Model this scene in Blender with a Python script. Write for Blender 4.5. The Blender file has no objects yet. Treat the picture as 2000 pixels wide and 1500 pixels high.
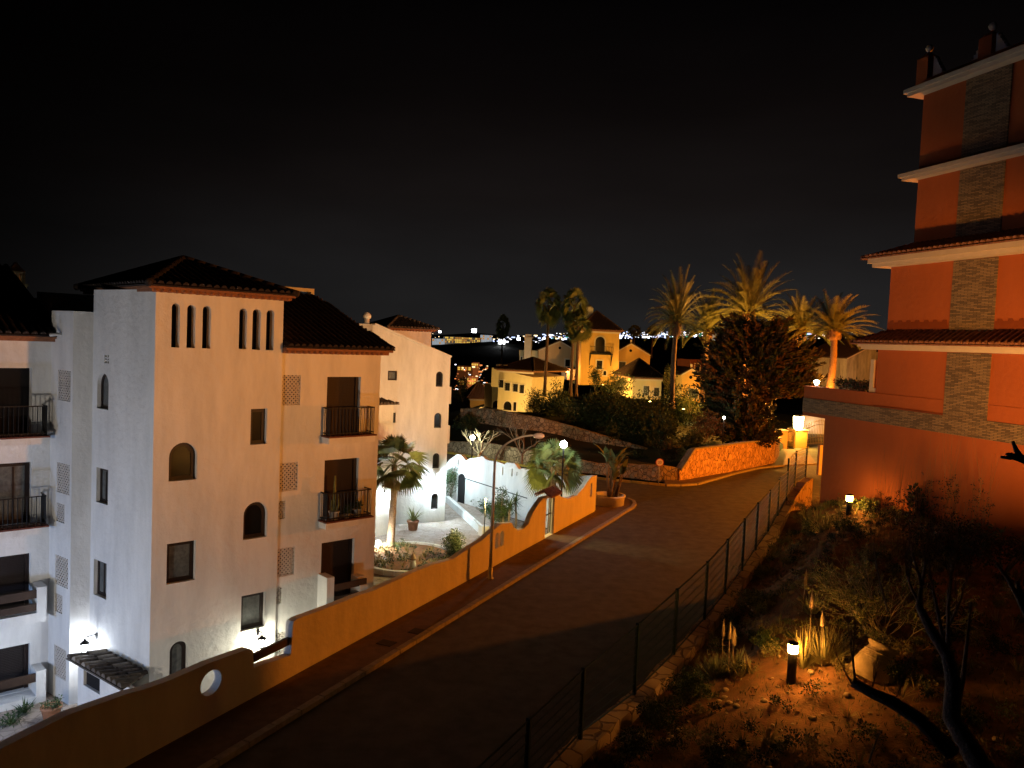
import bpy, math, random
import numpy as np
from mathutils import Vector, Matrix
from mathutils.geometry import tessellate_polygon
from math import sin, cos, pi, radians, atan, atan2, sqrt
random.seed(7)
S = bpy.context.scene
COL = S.collection

# ------------------------------------------------------------------ camera
FPX, TH, RO, CH = 1560.0, atan(84/1560), radians(2.4), 10.5
R0 = Vector((1,0,0)); U0 = Vector((0,sin(TH),cos(TH))); FW = Vector((0,cos(TH),-sin(TH)))
RX = cos(RO)*R0 + sin(RO)*U0; UX = -sin(RO)*R0 + cos(RO)*U0
CAM = Vector((0,0,CH))
cd = bpy.data.cameras.new('camera'); cam = bpy.data.objects.new('camera', cd); COL.objects.link(cam)
cd.sensor_width = 36; cd.lens = FPX/2000*36; cd.clip_start = .1; cd.clip_end = 6000
M = Matrix((RX, UX, -FW)).transposed().to_4x4(); M.translation = CAM; cam.matrix_world = M
S.camera = cam

# ------------------------------------------------------------------ night sky
W = bpy.data.worlds.new('World'); S.world = W; W.use_nodes = True
nt = W.node_tree; nt.nodes.clear()
def N(t, ty, **k):
    n = t.nodes.new(ty)
    for a, b in k.items():
        if a.startswith('i_'):
            n.inputs[a[2:].replace('_',' ')].default_value = b
        else: setattr(n, a, b)
    return n
out = N(nt,'ShaderNodeOutputWorld'); bg = N(nt,'ShaderNodeBackground')
tc = N(nt,'ShaderNodeTexCoord'); sx = N(nt,'ShaderNodeSeparateXYZ')
nt.links.new(tc.outputs['Generated'], sx.inputs[0])
cr = N(nt,'ShaderNodeValToRGB'); nt.links.new(sx.outputs['Z'], cr.inputs[0])
e = cr.color_ramp.elements
e[0].position = 0.0; e[0].color = (.0165,.0160,.0160,1)
e[1].position = .55; e[1].color = (.0002,.0002,.0002,1)
for p, c in ((.08,(.0115,.0108,.0110,1)),(.17,(.0066,.0052,.0050,1)),(.28,(.0028,.0020,.0019,1)),(.40,(.0008,.0006,.0007,1))):
    q = e.new(p); q.color = c
nz = N(nt,'ShaderNodeTexNoise'); nz.inputs['Scale'].default_value = 2.2; nz.inputs['Detail'].default_value = 4
mpn = N(nt,'ShaderNodeMapping'); mpn.inputs['Scale'].default_value = (1,1,3.5)
nt.links.new(tc.outputs['Generated'], mpn.inputs[0]); nt.links.new(mpn.outputs[0], nz.inputs['Vector'])
mr = N(nt,'ShaderNodeMapRange'); mr.inputs['From Min'].default_value=.3; mr.inputs['From Max'].default_value=.75
mr.inputs['To Min'].default_value=.72; mr.inputs['To Max'].default_value=1.3
nt.links.new(nz.outputs[0], mr.inputs[0])
gd=N(nt,'ShaderNodeVectorMath',operation='DOT_PRODUCT'); gd.inputs[1].default_value=(.30,.954,.0)
nt.links.new(tc.outputs['Generated'],gd.inputs[0])
gm=N(nt,'ShaderNodeMapRange',interpolation_type='SMOOTHSTEP'); gm.inputs['From Min'].default_value=.55; gm.inputs['From Max'].default_value=1.0
gm.inputs['To Min'].default_value=.10; gm.inputs['To Max'].default_value=1.12
nt.links.new(gd.outputs['Value'],gm.inputs[0])
mu=N(nt,'ShaderNodeMath',operation='MULTIPLY'); nt.links.new(mr.outputs[0],mu.inputs[0]); nt.links.new(gm.outputs[0],mu.inputs[1])
nt.links.new(cr.outputs[0], bg.inputs[0]); nt.links.new(mu.outputs[0], bg.inputs[1]); nt.links.new(bg.outputs[0], out.inputs[0])
S.view_settings.view_transform = 'Standard'; S.view_settings.look = 'None'
S.view_settings.exposure = 0; S.view_settings.gamma = 1
S.render.resolution_x = 1024; S.render.resolution_y = 768
try:
    S.cycles.max_bounces = 5; S.cycles.diffuse_bounces = 2; S.cycles.sample_clamp_indirect = 3
except Exception: pass

# ------------------------------------------------------------------ pixel calibration of the place
def ray(x, y): return FW + (x-1000)/FPX*RX - (y-750)/FPX*UX
def at(x, y, Y):
    d = ray(x,y); return CAM + d*(Y/d.y)
def gz(x, y, z):
    d = ray(x,y); return CAM + d*((z-CH)/d.z)
A_ = np.array([[2.9,17.0,3.05],[4.2,19.25,3.2],[6.4,23.3,3.45],[8.7,27,3.95],[10.9,31.4,4.75],[6.33,17,3.36],[12.4,31.5,5.35],[14.5,24.7,5.3],[10.4,24,4.6]])
GC, *_ = np.linalg.lstsq(np.c_[np.ones(len(A_)),A_[:,0],A_[:,1]], A_[:,2], rcond=None)
def gh(x, y): return float(GC[0]+GC[1]*x+GC[2]*y)
def gg(px, py, dz=0):
    d = ray(px,py); k = CH-dz-GC[0]
    t = k/(-(d.z) + GC[1]*d.x + GC[2]*d.y)
    return CAM + d*t

# ------------------------------------------------------------------ materials
def mat(name, col, rough=.8, noise=0, nscale=6, bump=0, bscale=30, spec=.3, metal=0, col2=None, emit=None, estr=0, coat=0, extra=None):
    m = bpy.data.materials.new(name); m.use_nodes = True; t = m.node_tree
    b = t.nodes['Principled BSDF']; b.inputs['Base Color'].default_value = (*col,1)
    b.inputs['Roughness'].default_value = rough; b.inputs['Metallic'].default_value = metal
    b.inputs['Specular IOR Level'].default_value = spec
    if coat: b.inputs['Coat Weight'].default_value = coat; b.inputs['Coat Roughness'].default_value=.05
    co = N(t,'ShaderNodeTexCoord')
    if noise or col2:
        n1 = N(t,'ShaderNodeTexNoise'); n1.inputs['Scale'].default_value = nscale; n1.inputs['Detail'].default_value = 6
        n1.inputs['Roughness'].default_value=.6
        t.links.new(co.outputs['Object'], n1.inputs['Vector'])
        r = N(t,'ShaderNodeValToRGB'); t.links.new(n1.outputs[0], r.inputs[0])
        c2 = col2 or tuple(c*(1-noise) for c in col)
        r.color_ramp.elements[0].position=.35; r.color_ramp.elements[1].position=.65
        r.color_ramp.elements[0].color=(*c2,1); r.color_ramp.elements[1].color=(*col,1)
        t.links.new(r.outputs[0], b.inputs['Base Color'])
    if bump:
        n2 = N(t,'ShaderNodeTexNoise'); n2.inputs['Scale'].default_value = bscale; n2.inputs['Detail'].default_value = 5
        t.links.new(co.outputs['Object'], n2.inputs['Vector'])
        bp = N(t,'ShaderNodeBump'); bp.inputs['Strength'].default_value = bump; bp.inputs['Distance'].default_value=.03
        t.links.new(n2.outputs[0], bp.inputs['Height']); t.links.new(bp.outputs[0], b.inputs['Normal'])
    if emit:
        b.inputs['Emission Color'].default_value=(*emit,1); b.inputs['Emission Strength'].default_value=estr
    return m

def stone_mat(name, c1, c2, mortar, scale=(3,3,3), bump=.8, mw=.06):
    m = bpy.data.materials.new(name); m.use_nodes=True; t=m.node_tree; b=t.nodes['Principled BSDF']
    b.inputs['Roughness'].default_value=.9
    co=N(t,'ShaderNodeTexCoord'); mp=N(t,'ShaderNodeMapping'); mp.inputs['Scale'].default_value=scale
    t.links.new(co.outputs['Object'],mp.inputs[0])
    v=N(t,'ShaderNodeTexVoronoi',feature='DISTANCE_TO_EDGE'); v.inputs['Scale'].default_value=1
    v2=N(t,'ShaderNodeTexVoronoi'); v2.inputs['Scale'].default_value=1
    nz=N(t,'ShaderNodeTexNoise'); nz.inputs['Scale'].default_value=1.4; nz.inputs['Detail'].default_value=4
    mx=N(t,'ShaderNodeMixRGB'); mx.inputs[0].default_value=.25
    t.links.new(mp.outputs[0],nz.inputs['Vector'])
    t.links.new(mp.outputs[0],mx.inputs[1]); t.links.new(nz.outputs['Color'],mx.inputs[2])
    t.links.new(mx.outputs[0],v.inputs['Vector']); t.links.new(mx.outputs[0],v2.inputs['Vector'])
    r=N(t,'ShaderNodeValToRGB'); t.links.new(v2.outputs['Color'],r.inputs[0])
    r.color_ramp.elements[0].color=(*c1,1); r.color_ramp.elements[1].color=(*c2,1)
    r2=N(t,'ShaderNodeValToRGB'); t.links.new(v.outputs['Distance'],r2.inputs[0])
    r2.color_ramp.elements[0].position=mw*.4; r2.color_ramp.elements[1].position=mw
    mm=N(t,'ShaderNodeMixRGB'); mm.inputs[1].default_value=(*mortar,1)
    t.links.new(r2.outputs[0],mm.inputs[0]); t.links.new(r.outputs[0],mm.inputs[2]); t.links.new(mm.outputs[0],b.inputs['Base Color'])
    bp=N(t,'ShaderNodeBump'); bp.inputs['Strength'].default_value=bump; bp.inputs['Distance'].default_value=.08
    t.links.new(r2.outputs[0],bp.inputs['Height']); t.links.new(bp.outputs[0],b.inputs['Normal'])
    return m

def ledge_mat(name, ang):
    # thin ledger stones laid in courses along a wall that runs at plan angle ang
    m=bpy.data.materials.new(name); m.use_nodes=True; t=m.node_tree; b=t.nodes['Principled BSDF']; b.inputs['Roughness'].default_value=.85
    co=N(t,'ShaderNodeTexCoord'); mp=N(t,'ShaderNodeMapping'); mp.vector_type='POINT'
    mp.inputs['Rotation'].default_value=(0,0,ang)
    t.links.new(co.outputs['Object'],mp.inputs[0])
    s=N(t,'ShaderNodeSeparateXYZ'); t.links.new(mp.outputs[0],s.inputs[0])
    c=N(t,'ShaderNodeCombineXYZ'); t.links.new(s.outputs['X'],c.inputs[0]); t.links.new(s.outputs['Z'],c.inputs[1])
    br=N(t,'ShaderNodeTexBrick'); br.inputs['Scale'].default_value=1; br.inputs['Brick Width'].default_value=.22; br.inputs['Row Height'].default_value=.045
    br.inputs['Mortar Size'].default_value=.006; br.inputs['Color1'].default_value=(.30,.20,.11,1); br.inputs['Color2'].default_value=(.07,.045,.026,1)
    br.inputs['Mortar'].default_value=(.03,.025,.02,1); br.inputs['Bias'].default_value=-.25
    t.links.new(c.outputs[0],br.inputs['Vector'])
    t.links.new(br.outputs['Color'],b.inputs['Base Color'])
    bp=N(t,'ShaderNodeBump'); bp.inputs['Strength'].default_value=1; bp.inputs['Distance'].default_value=.03
    t.links.new(br.outputs['Color'],bp.inputs['Height']); t.links.new(bp.outputs[0],b.inputs['Normal'])
    return m

def stucco(name, col, dark=.12, stain=True):
    m=bpy.data.materials.new(name); m.use_nodes=True; t=m.node_tree; b=t.nodes['Principled BSDF']
    b.inputs['Roughness'].default_value=.92; b.inputs['Specular IOR Level'].default_value=.15
    co=N(t,'ShaderNodeTexCoord')
    n1=N(t,'ShaderNodeTexNoise'); n1.inputs['Scale'].default_value=.7; n1.inputs['Detail'].default_value=7; n1.inputs['Roughness'].default_value=.65
    mp=N(t,'ShaderNodeMapping'); mp.inputs['Scale'].default_value=(2.2,2.2,.5); t.links.new(co.outputs['Object'],mp.inputs[0]); t.links.new(mp.outputs[0],n1.inputs['Vector'])
    r=N(t,'ShaderNodeValToRGB'); t.links.new(n1.outputs[0],r.inputs[0]); r.color_ramp.elements[0].position=.3; r.color_ramp.elements[1].position=.62
    r.color_ramp.elements[0].color=tuple(c*(1-dark) for c in col)+(1,); r.color_ramp.elements[1].color=(*col,1)
    t.links.new(r.outputs[0],b.inputs['Base Color'])
    n2=N(t,'ShaderNodeTexNoise'); n2.inputs['Scale'].default_value=4.5; n2.inputs['Detail'].default_value=8; n2.inputs['Roughness'].default_value=.55
    t.links.new(co.outputs['Object'],n2.inputs['Vector'])
    bp=N(t,'ShaderNodeBump'); bp.inputs['Strength'].default_value=.6; bp.inputs['Distance'].default_value=.05
    t.links.new(n2.outputs[0],bp.inputs['Height']); t.links.new(bp.outputs[0],b.inputs['Normal'])
    return m

m_white = stucco('white_stucco',(.74,.72,.68),.2)
m_pwall = stucco('perimeter_stucco',(.70,.66,.60),.18)
m_red = stucco('red_stucco',(.38,.105,.035),.10)
m_frieze = stucco('red_frieze',(.22,.055,.02),.1)
m_ochre = stucco('ochre_stucco',(.60,.38,.14),.12)
m_cream = mat('cream_cornice',(.62,.52,.42),.8,.1,3,.2,20)
m_tile = mat('terracotta_tile',(.30,.13,.075),.85,0,9,.3,40,col2=(.13,.055,.035))
m_tiledark = mat('weathered_tile',(.17,.13,.10),.9,0,7,.3,40,col2=(.05,.04,.035))
m_brown = mat('dark_brown_paint',(.018,.009,.007),.5,.2,5)
m_black = mat('black_metal',(.010,.009,.009),.5,spec=.2)
m_shut = mat('roller_shutter',(.028,.017,.012),.7)
m_shut2 = mat('dark_shutter',(.014,.009,.008),.6)
m_glass = mat('window_glass',(.008,.008,.008),.2,spec=.22)
m_curt = mat('curtained_glass',(.12,.125,.12),.45,0,8,spec=.4,col2=(.06,.065,.062),coat=.15)
m_ventd = mat('vent_dark',(.09,.085,.08))
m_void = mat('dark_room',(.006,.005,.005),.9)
m_wood = mat('dark_wood',(.05,.028,.018),.6,.3,4)
m_latt = mat('lattice_ceramic',(.55,.50,.44),.85)
m_asph = mat('asphalt',(.115,.105,.095),.88,0,1.6,.6,70,spec=.25,col2=(.07,.064,.058))
m_side = mat('sidewalk_tiles',(.17,.115,.085),.85,0,3,.3,50,col2=(.12,.08,.06))
m_kerb = mat('kerb_stone',(.36,.32,.28),.85,.3,5,.5,30)
m_yel = mat('yellow_kerb_paint',(.55,.42,.08),.7,.3,5)
m_pave = stone_mat('crazy_paving',(.30,.22,.17),(.42,.34,.28),(.20,.155,.12),(3.6,3.6,3.6),.2,.045)
m_stonew = stone_mat('field_stone',(.30,.22,.13),(.55,.42,.28),(.12,.09,.055),(4.6,4.6,3.2),.8,.07)
m_stone2 = stone_mat('grey_field_stone',(.26,.20,.13),(.52,.42,.28),(.12,.09,.06),(3.6,3.6,3.6),.8,.07)
m_soil = mat('garden_soil',(.30,.135,.06),.95,0,2.5,1.0,25,col2=(.14,.075,.035))
m_bark = mat('grey_bark',(.22,.17,.12),.9,.4,12,.8,40)
m_pbark = mat('palm_bark',(.26,.17,.11),.95,.5,10,1,25)
m_leafd = mat('dark_leaf',(.035,.055,.022),.6,0,3,col2=(.020,.032,.014))
m_leaf = mat('green_leaf',(.06,.10,.03),.55,0,3,col2=(.035,.06,.02))
m_leafy = mat('olive_leaf',(.22,.24,.08),.6,0,3,col2=(.12,.12,.045))
m_palm = mat('palm_leaf',(.17,.20,.06),.5,0,2,col2=(.10,.12,.04))
m_dry = mat('dry_frond',(.22,.15,.07),.8,.4,3)
m_dryg = mat('dry_grass',(.36,.29,.14),.8,0,3,col2=(.20,.19,.08))
m_aloe = mat('grey_green_succulent',(.32,.34,.22),.5,.3,5)
m_green = mat('green_fence_paint',(.008,.024,.018),.45,spec=.4)
m_clay = mat('terracotta_clay',(.42,.20,.11),.85,.25,5,.3,30)
m_jar = mat('pale_clay',(.46,.33,.21),.9,.3,6,.5,30)
m_steel = mat('galvanised_steel',(.42,.41,.40),.5,.15,5,metal=.4)
m_ground = mat('dark_ground',(.05,.045,.03),.95,.4,.3)
m_hill = mat('dark_hill',(.02,.022,.014),.95,.4,.02)
m_signw = mat('sign_white',(.7,.68,.65),.5); m_signr = mat('sign_red',(.45,.03,.03),.5)
m_oldtile = mat('unlit_old_tile',(.030,.018,.013),.95,0,7,.3,40,col2=(.014,.011,.009))  # old tile made near-black so the roofs stay in shade
m_roofdark = mat('dark_tile',(.07,.035,.025),.9,0,5,.3,30,col2=(.035,.02,.015))
def em(name,c,s): return mat(name,c,.5,emit=c,estr=s)
e_white = em('lit_white_globe',(1,.97,.85),30); e_cool=em('lit_cool_globe',(.80,.90,1),30)
e_boll = em('bollard_lens',(1,.42,.06),350); e_boll2 = em('bollard_lens_far',(1,.47,.07),210); e_warm = em('lit_amber_lens',(1,.62,.16),22); e_lant=em('lit_yellow_lantern',(1,.80,.30),30)
e_city = [em('city_white',(.9,.93,1),3.5), em('city_blue',(.5,.6,1),2.2), em('city_warm',(1,.75,.4),2.5), em('city_orange',(1,.30,.08),1.2), em('city_green',(.05,.5,.3),1.0)]
e_win = em('lit_window',(1,.62,.10),.9); e_winw = em('lit_white_facade',(.75,.85,.95),.35)

# ------------------------------------------------------------------ mesh helpers
class MB:
    def __init__(s): s.v=[]; s.f=[]; s.m=[]; s.s=[]
    def add(s, vs, fs, mi=0, sm=False):
        o=len(s.v); s.v += [tuple(v) for v in vs]
        for f in fs: s.f.append(tuple(i+o for i in f)); s.m.append(mi); s.s.append(sm)
        return s
    def box(s, c, sz, rz=0, mi=0, tilt=None):
        c=Vector(c); hx,hy,hz=[k/2 for k in sz]; R=Matrix.Rotation(rz,3,'Z')
        if tilt is not None: R = tilt
        vs=[c+R@Vector((x,y,z)) for z in (-hz,hz) for y in (-hy,hy) for x in (-hx,hx)]
        return s.add(vs,[(0,2,3,1),(4,5,7,6),(0,1,5,4),(2,6,7,3),(0,4,6,2),(1,3,7,5)],mi)
    def bar(s, a, b, w, h=None, mi=0):
        a=Vector(a); b=Vector(b); d=(b-a); L=d.length
        if L<1e-6: return s
        d.normalize(); up=Vector((0,0,1)) if abs(d.z)<.95 else Vector((0,1,0))
        x=d.cross(up).normalized(); y=x.cross(d); h=h or w
        R=Matrix((x,d,y)).transposed()
        return s.box((a+b)/2,(w,L,h),mi=mi,tilt=R)
    def tube(s, pts, rad, n=6, mi=0, cap=True, sm=True):
        pts=[Vector(p) for p in pts]; k=len(pts)
        if not isinstance(rad,(list,tuple)): rad=[rad]*k
        vs=[]; prev=None
        for i,p in enumerate(pts):
            d=(pts[min(i+1,k-1)]-pts[max(i-1,0)]);
            if d.length<1e-9: d=Vector((0,0,1))
            d.normalize()
            if prev is None:
                up=Vector((0,0,1)) if abs(d.z)<.9 else Vector((1,0,0)); x=d.cross(up).normalized()
            else:
                x=(prev-d*prev.dot(d)); x = x.normalized() if x.length>1e-6 else d.cross(Vector((0,1,0))).normalized()
            prev=x; y=d.cross(x)
            for j in range(n):
                a=2*pi*j/n; vs.append(p+(x*cos(a)+y*sin(a))*rad[i])
        fs=[(i*n+j,i*n+(j+1)%n,(i+1)*n+(j+1)%n,(i+1)*n+j) for i in range(k-1) for j in range(n)]
        if cap: fs += [tuple(range(n-1,-1,-1)), tuple((k-1)*n+j for j in range(n))]
        return s.add(vs,fs,mi,sm)
    def lathe(s, c, prof, n=20, mi=0, sm=True, axis=None, sx=1, sy=1):
        c=Vector(c); R=Matrix.Identity(3) if axis is None else axis
        vs=[c+R@Vector((r*sx*cos(2*pi*j/n),r*sy*sin(2*pi*j/n),z)) for r,z in prof for j in range(n)]
        k=len(prof); fs=[(i*n+j,i*n+(j+1)%n,(i+1)*n+(j+1)%n,(i+1)*n+j) for i in range(k-1) for j in range(n)]
        fs += [tuple(range(n-1,-1,-1)), tuple((k-1)*n+j for j in range(n))]
        return s.add(vs,fs,mi,sm)
    def poly_prism(s, pts, z0, z1, mi=0):
        """plan polygon pts [(x,y)] extruded z0..z1"""
        n=len(pts); vs=[(p[0],p[1],z1) for p in pts]+[(p[0],p[1],z0) for p in pts]
        tr=tessellate_polygon([[Vector((p[0],p[1],0)) for p in pts]])
        fs=[tuple(t) for t in tr]+[tuple(i+n for i in t[::-1]) for t in tr]+[(i,(i+1)%n,(i+1)%n+n,i+n) for i in range(n)]
        return s.add(vs,fs,mi)
    def build(s, name, mats, parent=None, label=None, cat=None, group=None, kind=None, loc=None, recalc=False):
        if not isinstance(mats,(list,tuple)): mats=[mats]
        org=Vector((0,0,0))
        if parent is not None: org=Vector(ROOT[parent])
        elif loc is not None: org=Vector(loc)
        me=bpy.data.meshes.new(name); me.from_pydata([tuple(Vector(v)-org) for v in s.v],[],s.f)
        for m in mats: me.materials.append(m)
        me.polygons.foreach_set('material_index',s.m); me.polygons.foreach_set('use_smooth',s.s)
        me.update()
        o=bpy.data.objects.new(name,me); COL.objects.link(o)
        if parent is not None: o.parent=parent
        elif loc is not None: o.location=org
        ROOT[o]=org
        tag(o,label,cat,group,kind); return o
ROOT={}
def tag(o,label=None,cat=None,group=None,kind=None):
    if label: o['label']=label
    if cat: o['category']=cat
    if group: o['group']=group
    if kind: o['kind']=kind
    return o
def thing(name,loc,label,cat,group=None):
    o=bpy.data.objects.new(name,None); COL.objects.link(o); o.location=loc; o.empty_display_size=.2; ROOT[o]=Vector(loc)
    return tag(o,label,cat,group)
def copy_tree(o,parent=None):
    c=o.copy(); COL.objects.link(c); c.parent=parent
    for ch in list(o.children): copy_tree(ch,c)
    return c
def lamp(name, loc, power, col, r=.1, parent=None, typ='POINT'):
    l=bpy.data.lights.new(name,typ); l.energy=power; l.color=col; l.shadow_soft_size=r
    o=bpy.data.objects.new(name,l); COL.objects.link(o)
    if parent is not None: o.parent=parent; o.location=Vector(loc)-ROOT[parent]
    else: o.location=loc
    return o

class Fac:
    """vertical wall plane through plan point p, running along angle a (from +Y toward +X)"""
    def __init__(s,p,a,side=1):
        s.p=Vector((p[0],p[1],0)); s.u=Vector((sin(a),cos(a),0)); s.n=Vector((cos(a),-sin(a),0))*side; s.a=a
    def P(s,q,z,o=0): return s.p+s.u*q+s.n*o+Vector((0,0,z))
    def px(s,x,y):
        d=ray(x,y); t=(s.p-CAM).dot(s.n)/d.dot(s.n); w=CAM+d*t; return ((w-s.p).dot(s.u), w.z)
    def off(s,o): 
        f=Fac((s.p.x+s.n.x*o,s.p.y+s.n.y*o),s.a); f.n=s.n; return f
    def rect(s,x0,x1,y0,y1):
        ym=(y0+y1)/2; s0=s.px(x0,ym)[0]; s1=s.px(x1,ym)[0]
        zt=min(s.px(x0,y0)[1],s.px(x1,y0)[1]); zb=max(s.px(x0,y1)[1],s.px(x1,y1)[1])
        return min(s0,s1),max(s0,s1),zb,zt
    def arch(s,x0,x1,y0,y1,n=12): return archp(*s.rect(x0,x1,y0,y1),n)
    def rp(s,*a): return rectp(*s.rect(*a))
def rectp(a,b,z0,z1): return [(a,z0),(b,z0),(b,z1),(a,z1)]
def archp(a,b,z0,z1,n=12):
    r=(b-a)/2; c=(a+b)/2; r2=min(r,(z1-z0)*.8)
    return [(a,z0),(b,z0)]+[(c+r*cos(pi*i/n),z1-r2+r2*sin(pi*i/n)) for i in range(n+1)]
def inset(poly,d):
    cx=sum(p[0] for p in poly)/len(poly); xs=[p[0] for p in poly]; zs=[p[1] for p in poly]
    cx=(min(xs)+max(xs))/2; cz=(min(zs)+max(zs))/2; w=(max(xs)-min(xs))/2; h=(max(zs)-min(zs))/2
    return [(cx+(p[0]-cx)*(w-d)/w, cz+(p[1]-cz)*(h-d)/h) for p in poly]
def wallp(mb,F,outer,holes=(),th=.25,o=0,back=False,edge=False,mi=0):
    loops=[list(outer)]+[list(h) for h in holes]
    flat=[p for l in loops for p in l]; n=len(flat)
    tr=tessellate_polygon([[Vector((p[0],p[1],0)) for p in l] for l in loops])
    vs=[F.P(p[0],p[1],o) for p in flat]+[F.P(p[0],p[1],o-th) for p in flat]
    fs=[tuple(t) for t in tr]
    if back: fs+=[tuple(i+n for i in t[::-1]) for t in tr]
    k=0
    for li,l in enumerate(loops):
        m=len(l)
        if li>0 or edge: fs+=[(k+i,k+(i+1)%m,k+(i+1)%m+n,k+i+n) for i in range(m)]
        k+=m
    mb.add(vs,fs,mi)
def window(F,poly,parent,glass,depth=.16,fw=.07,mull=0,name='window',frame=None):
    """a framed window set back in its hole: window > pane"""
    b=MB(); inn=inset(poly,fw); wallp(b,F,poly,[inn],.06,-depth,back=True,edge=True)
    xs=[p[0] for p in poly]; zs=[p[1] for p in poly]
    for i in range(mull):
        c=min(xs)+(max(xs)-min(xs))*(i+1)/(mull+1)
        wallp(b,F,rectp(c-.03,c+.03,min(zs)+fw,max(zs)-fw-.02),[],.05,-depth-.004,back=True,edge=True)
    w=b.build(name,frame or m_brown,parent)
    p=MB(); wallp(p,F,inset(poly,fw*.8),[],.012,-depth-.03,back=True,edge=True); p.build('pane',glass,w)
    return w
def lattice(F,rect,parent,arch=False):
    a,b,z0,z1=rect; mb=MB(); poly=archp(a,b,z0,z1) if arch else rectp(a,b,z0,z1)
    st=max(.14,(b-a)/5.5); zz=z0; row=0
    wd=st*.17
    def seg(x0,y0,x1,y1):
        # clip the diagonal to the rectangle
        dx,dy=x1-x0,y1-y0; t0,t1=0,1
        for p,q in ((-dx,x0-a),(dx,b-x0),(-dy,y0-z0),(dy,z1-y0)):
            if abs(p)<1e-9:
                if q<0: return
            else:
                r=q/p
                if p<0: t0=max(t0,r)
                else: t1=min(t1,r)
        if t1-t0<.02: return
        mb.bar(F.P(x0+dx*t0,y0+dy*t0,-.03),F.P(x0+dx*t1,y0+dy*t1,-.03),wd,.05)
    L=(z1-z0)+(b-a); k=int(L/st)+2
    for i in range(-k,k):
        seg(a+i*st,z0,a+i*st+L,z0+L); seg(a+i*st,z1,a+i*st+L,z1-L)
    return mb.build('lattice_vent',m_latt,parent)

def tiles(mb,a,b,d,c,tw=.24,mi=0,rows=True,under=True,zl=0.0,vary=None):
    """barrel tiles on the slope with eave a->b and top edge d->c (above a, above b)"""
    a,b,c,d=[Vector(q) for q in (a,b,c,d)]
    ux=(b-a); L=ux.length; ux.normalize()
    nn=ux.cross((((c+d)/2)-a)); nn.normalize()
    if nn.z<0: nn=-nn
    uy=nn.cross(ux)
    if uy.dot((c+d)/2-a)<0: uy=-uy
    loc=lambda p:((p-a).dot(ux),(p-a).dot(uy))
    P2=[loc(a),loc(b),loc(c),loc(d)]
    n=max(2,int(round(L/tw))); w=L/n
    def ext(x):
        ys=[]
        for i in range(4):
            (x0,y0),(x1,y1)=P2[i],P2[(i+1)%4]
            if abs(x1-x0)<1e-6: continue
            t=(x-x0)/(x1-x0)
            if -1e-6<=t<=1+1e-6: ys.append(y0+(y1-y0)*t)
        return (min(ys),max(ys)) if len(ys)>1 else (0,0)
    for i in range(n):
        x=(i+.5)*w; y0,y1=ext(x)
        if y1-y0<.15: continue
        rl=.42; k=max(1,int((y1-y0)/rl)) if rows else 1
        for j in range(k):
            ya=y0+(y1-y0)*j/k; yb=y0+(y1-y0)*(j+1)/k+.03
            jt=random.uniform(-.012,.012)*(1 if not vary else 2.2)
            if vary: mi=random.choice(vary)
            vs=[]
            for (yy,rr,lift) in ((ya,w*.40,.035),(yb,w*.33,.0)):
                for q in range(6):
                    an=pi*q/5; vs.append(a+ux*(x+jt+rr*cos(an))+uy*yy+nn*(rr*.95*sin(an)+lift*(1 if j==0 else .3)))
            mb.add(vs,[(q,q+1,q+7,q+6) for q in range(5)],mi,True)
            if j==0: mb.add([a+ux*(x+jt+w*.40*cos(pi*q/5))+uy*ya+nn*(w*.38*sin(pi*q/5)+.035) for q in range(6)],[tuple(range(6))],mi)
    if under:
        t=.05; vs=[a,b,c,d]+[q-nn*t for q in (a,b,c,d)]
        mb.add(vs,[(0,1,2,3),(7,6,5,4),(0,4,5,1),(1,5,6,2),(2,6,7,3),(3,7,4,0)],mi)

# ---- vegetation
def leafquad(mb,p,d,l,w,mi=0,up=None):
    d=d.normalized(); s=d.cross(up or Vector((random.uniform(-1,1),random.uniform(-1,1),random.uniform(-1,1))))
    if s.length<1e-4: s=Vector((1,0,0))
    s.normalize(); mb.add([p,p+d*l*.45+s*w*.5,p+d*l,p+d*l*.45-s*w*.5],[(0,1,2,3)],mi)
def rnd3():
    while True:
        v=Vector((random.uniform(-1,1),random.uniform(-1,1),random.uniform(-1,1)))
        if .05<v.length<1: return v
def foliage(mb,c,rad,n,size,clumps=14,mi=0,flat=1,droop=0,shell=.35):
    c=Vector(c); rad=Vector(rad)
    cl=[]
    for i in range(clumps):
        v=rnd3().normalized()*random.uniform(shell,1); cl.append((Vector((v.x*rad.x,v.y*rad.y,v.z*rad.z))*.78, random.uniform(.25,.45)))
    mr=min(rad)
    for i in range(n):
        q,cr_=random.choice(cl); v=rnd3(); p=c+q+Vector((v.x*rad.x,v.y*rad.y,v.z*rad.z))*cr_
        d=(v+Vector((0,0,-droop))+rnd3()*.6)
        leafquad(mb,p,d,size*random.uniform(.6,1.3),size*.45*random.uniform(.7,1.2),mi)
def bush(name,c,rad,n,size,label,cat='shrub',m=None,m2=None,group=None,clumps=14,stems=6):
    c=Vector(c); base=Vector((c.x,c.y,c.z-rad[2])); t=thing(name,base,label,cat,group)
    mb=MB(); foliage(mb,c,rad,n,size,clumps)
    if m2:
        for i in range(len(mb.f)):
            if random.random()<.35: mb.m[i]=1
    mb.build('foliage',[m or m_leaf,m2 or m_leafd],t)
    sb=MB()
    for i in range(stems):
        e=c+Vector((random.uniform(-.6,.6)*rad[0],random.uniform(-.6,.6)*rad[1],random.uniform(-.2,.5)*rad[2]))
        sb.tube([base,(base+e)/2+Vector((random.uniform(-.1,.1),random.uniform(-.1,.1),0)),e],[.03,.02,.01],4)
    sb.build('stem',m_bark,t)
    return t
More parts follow.
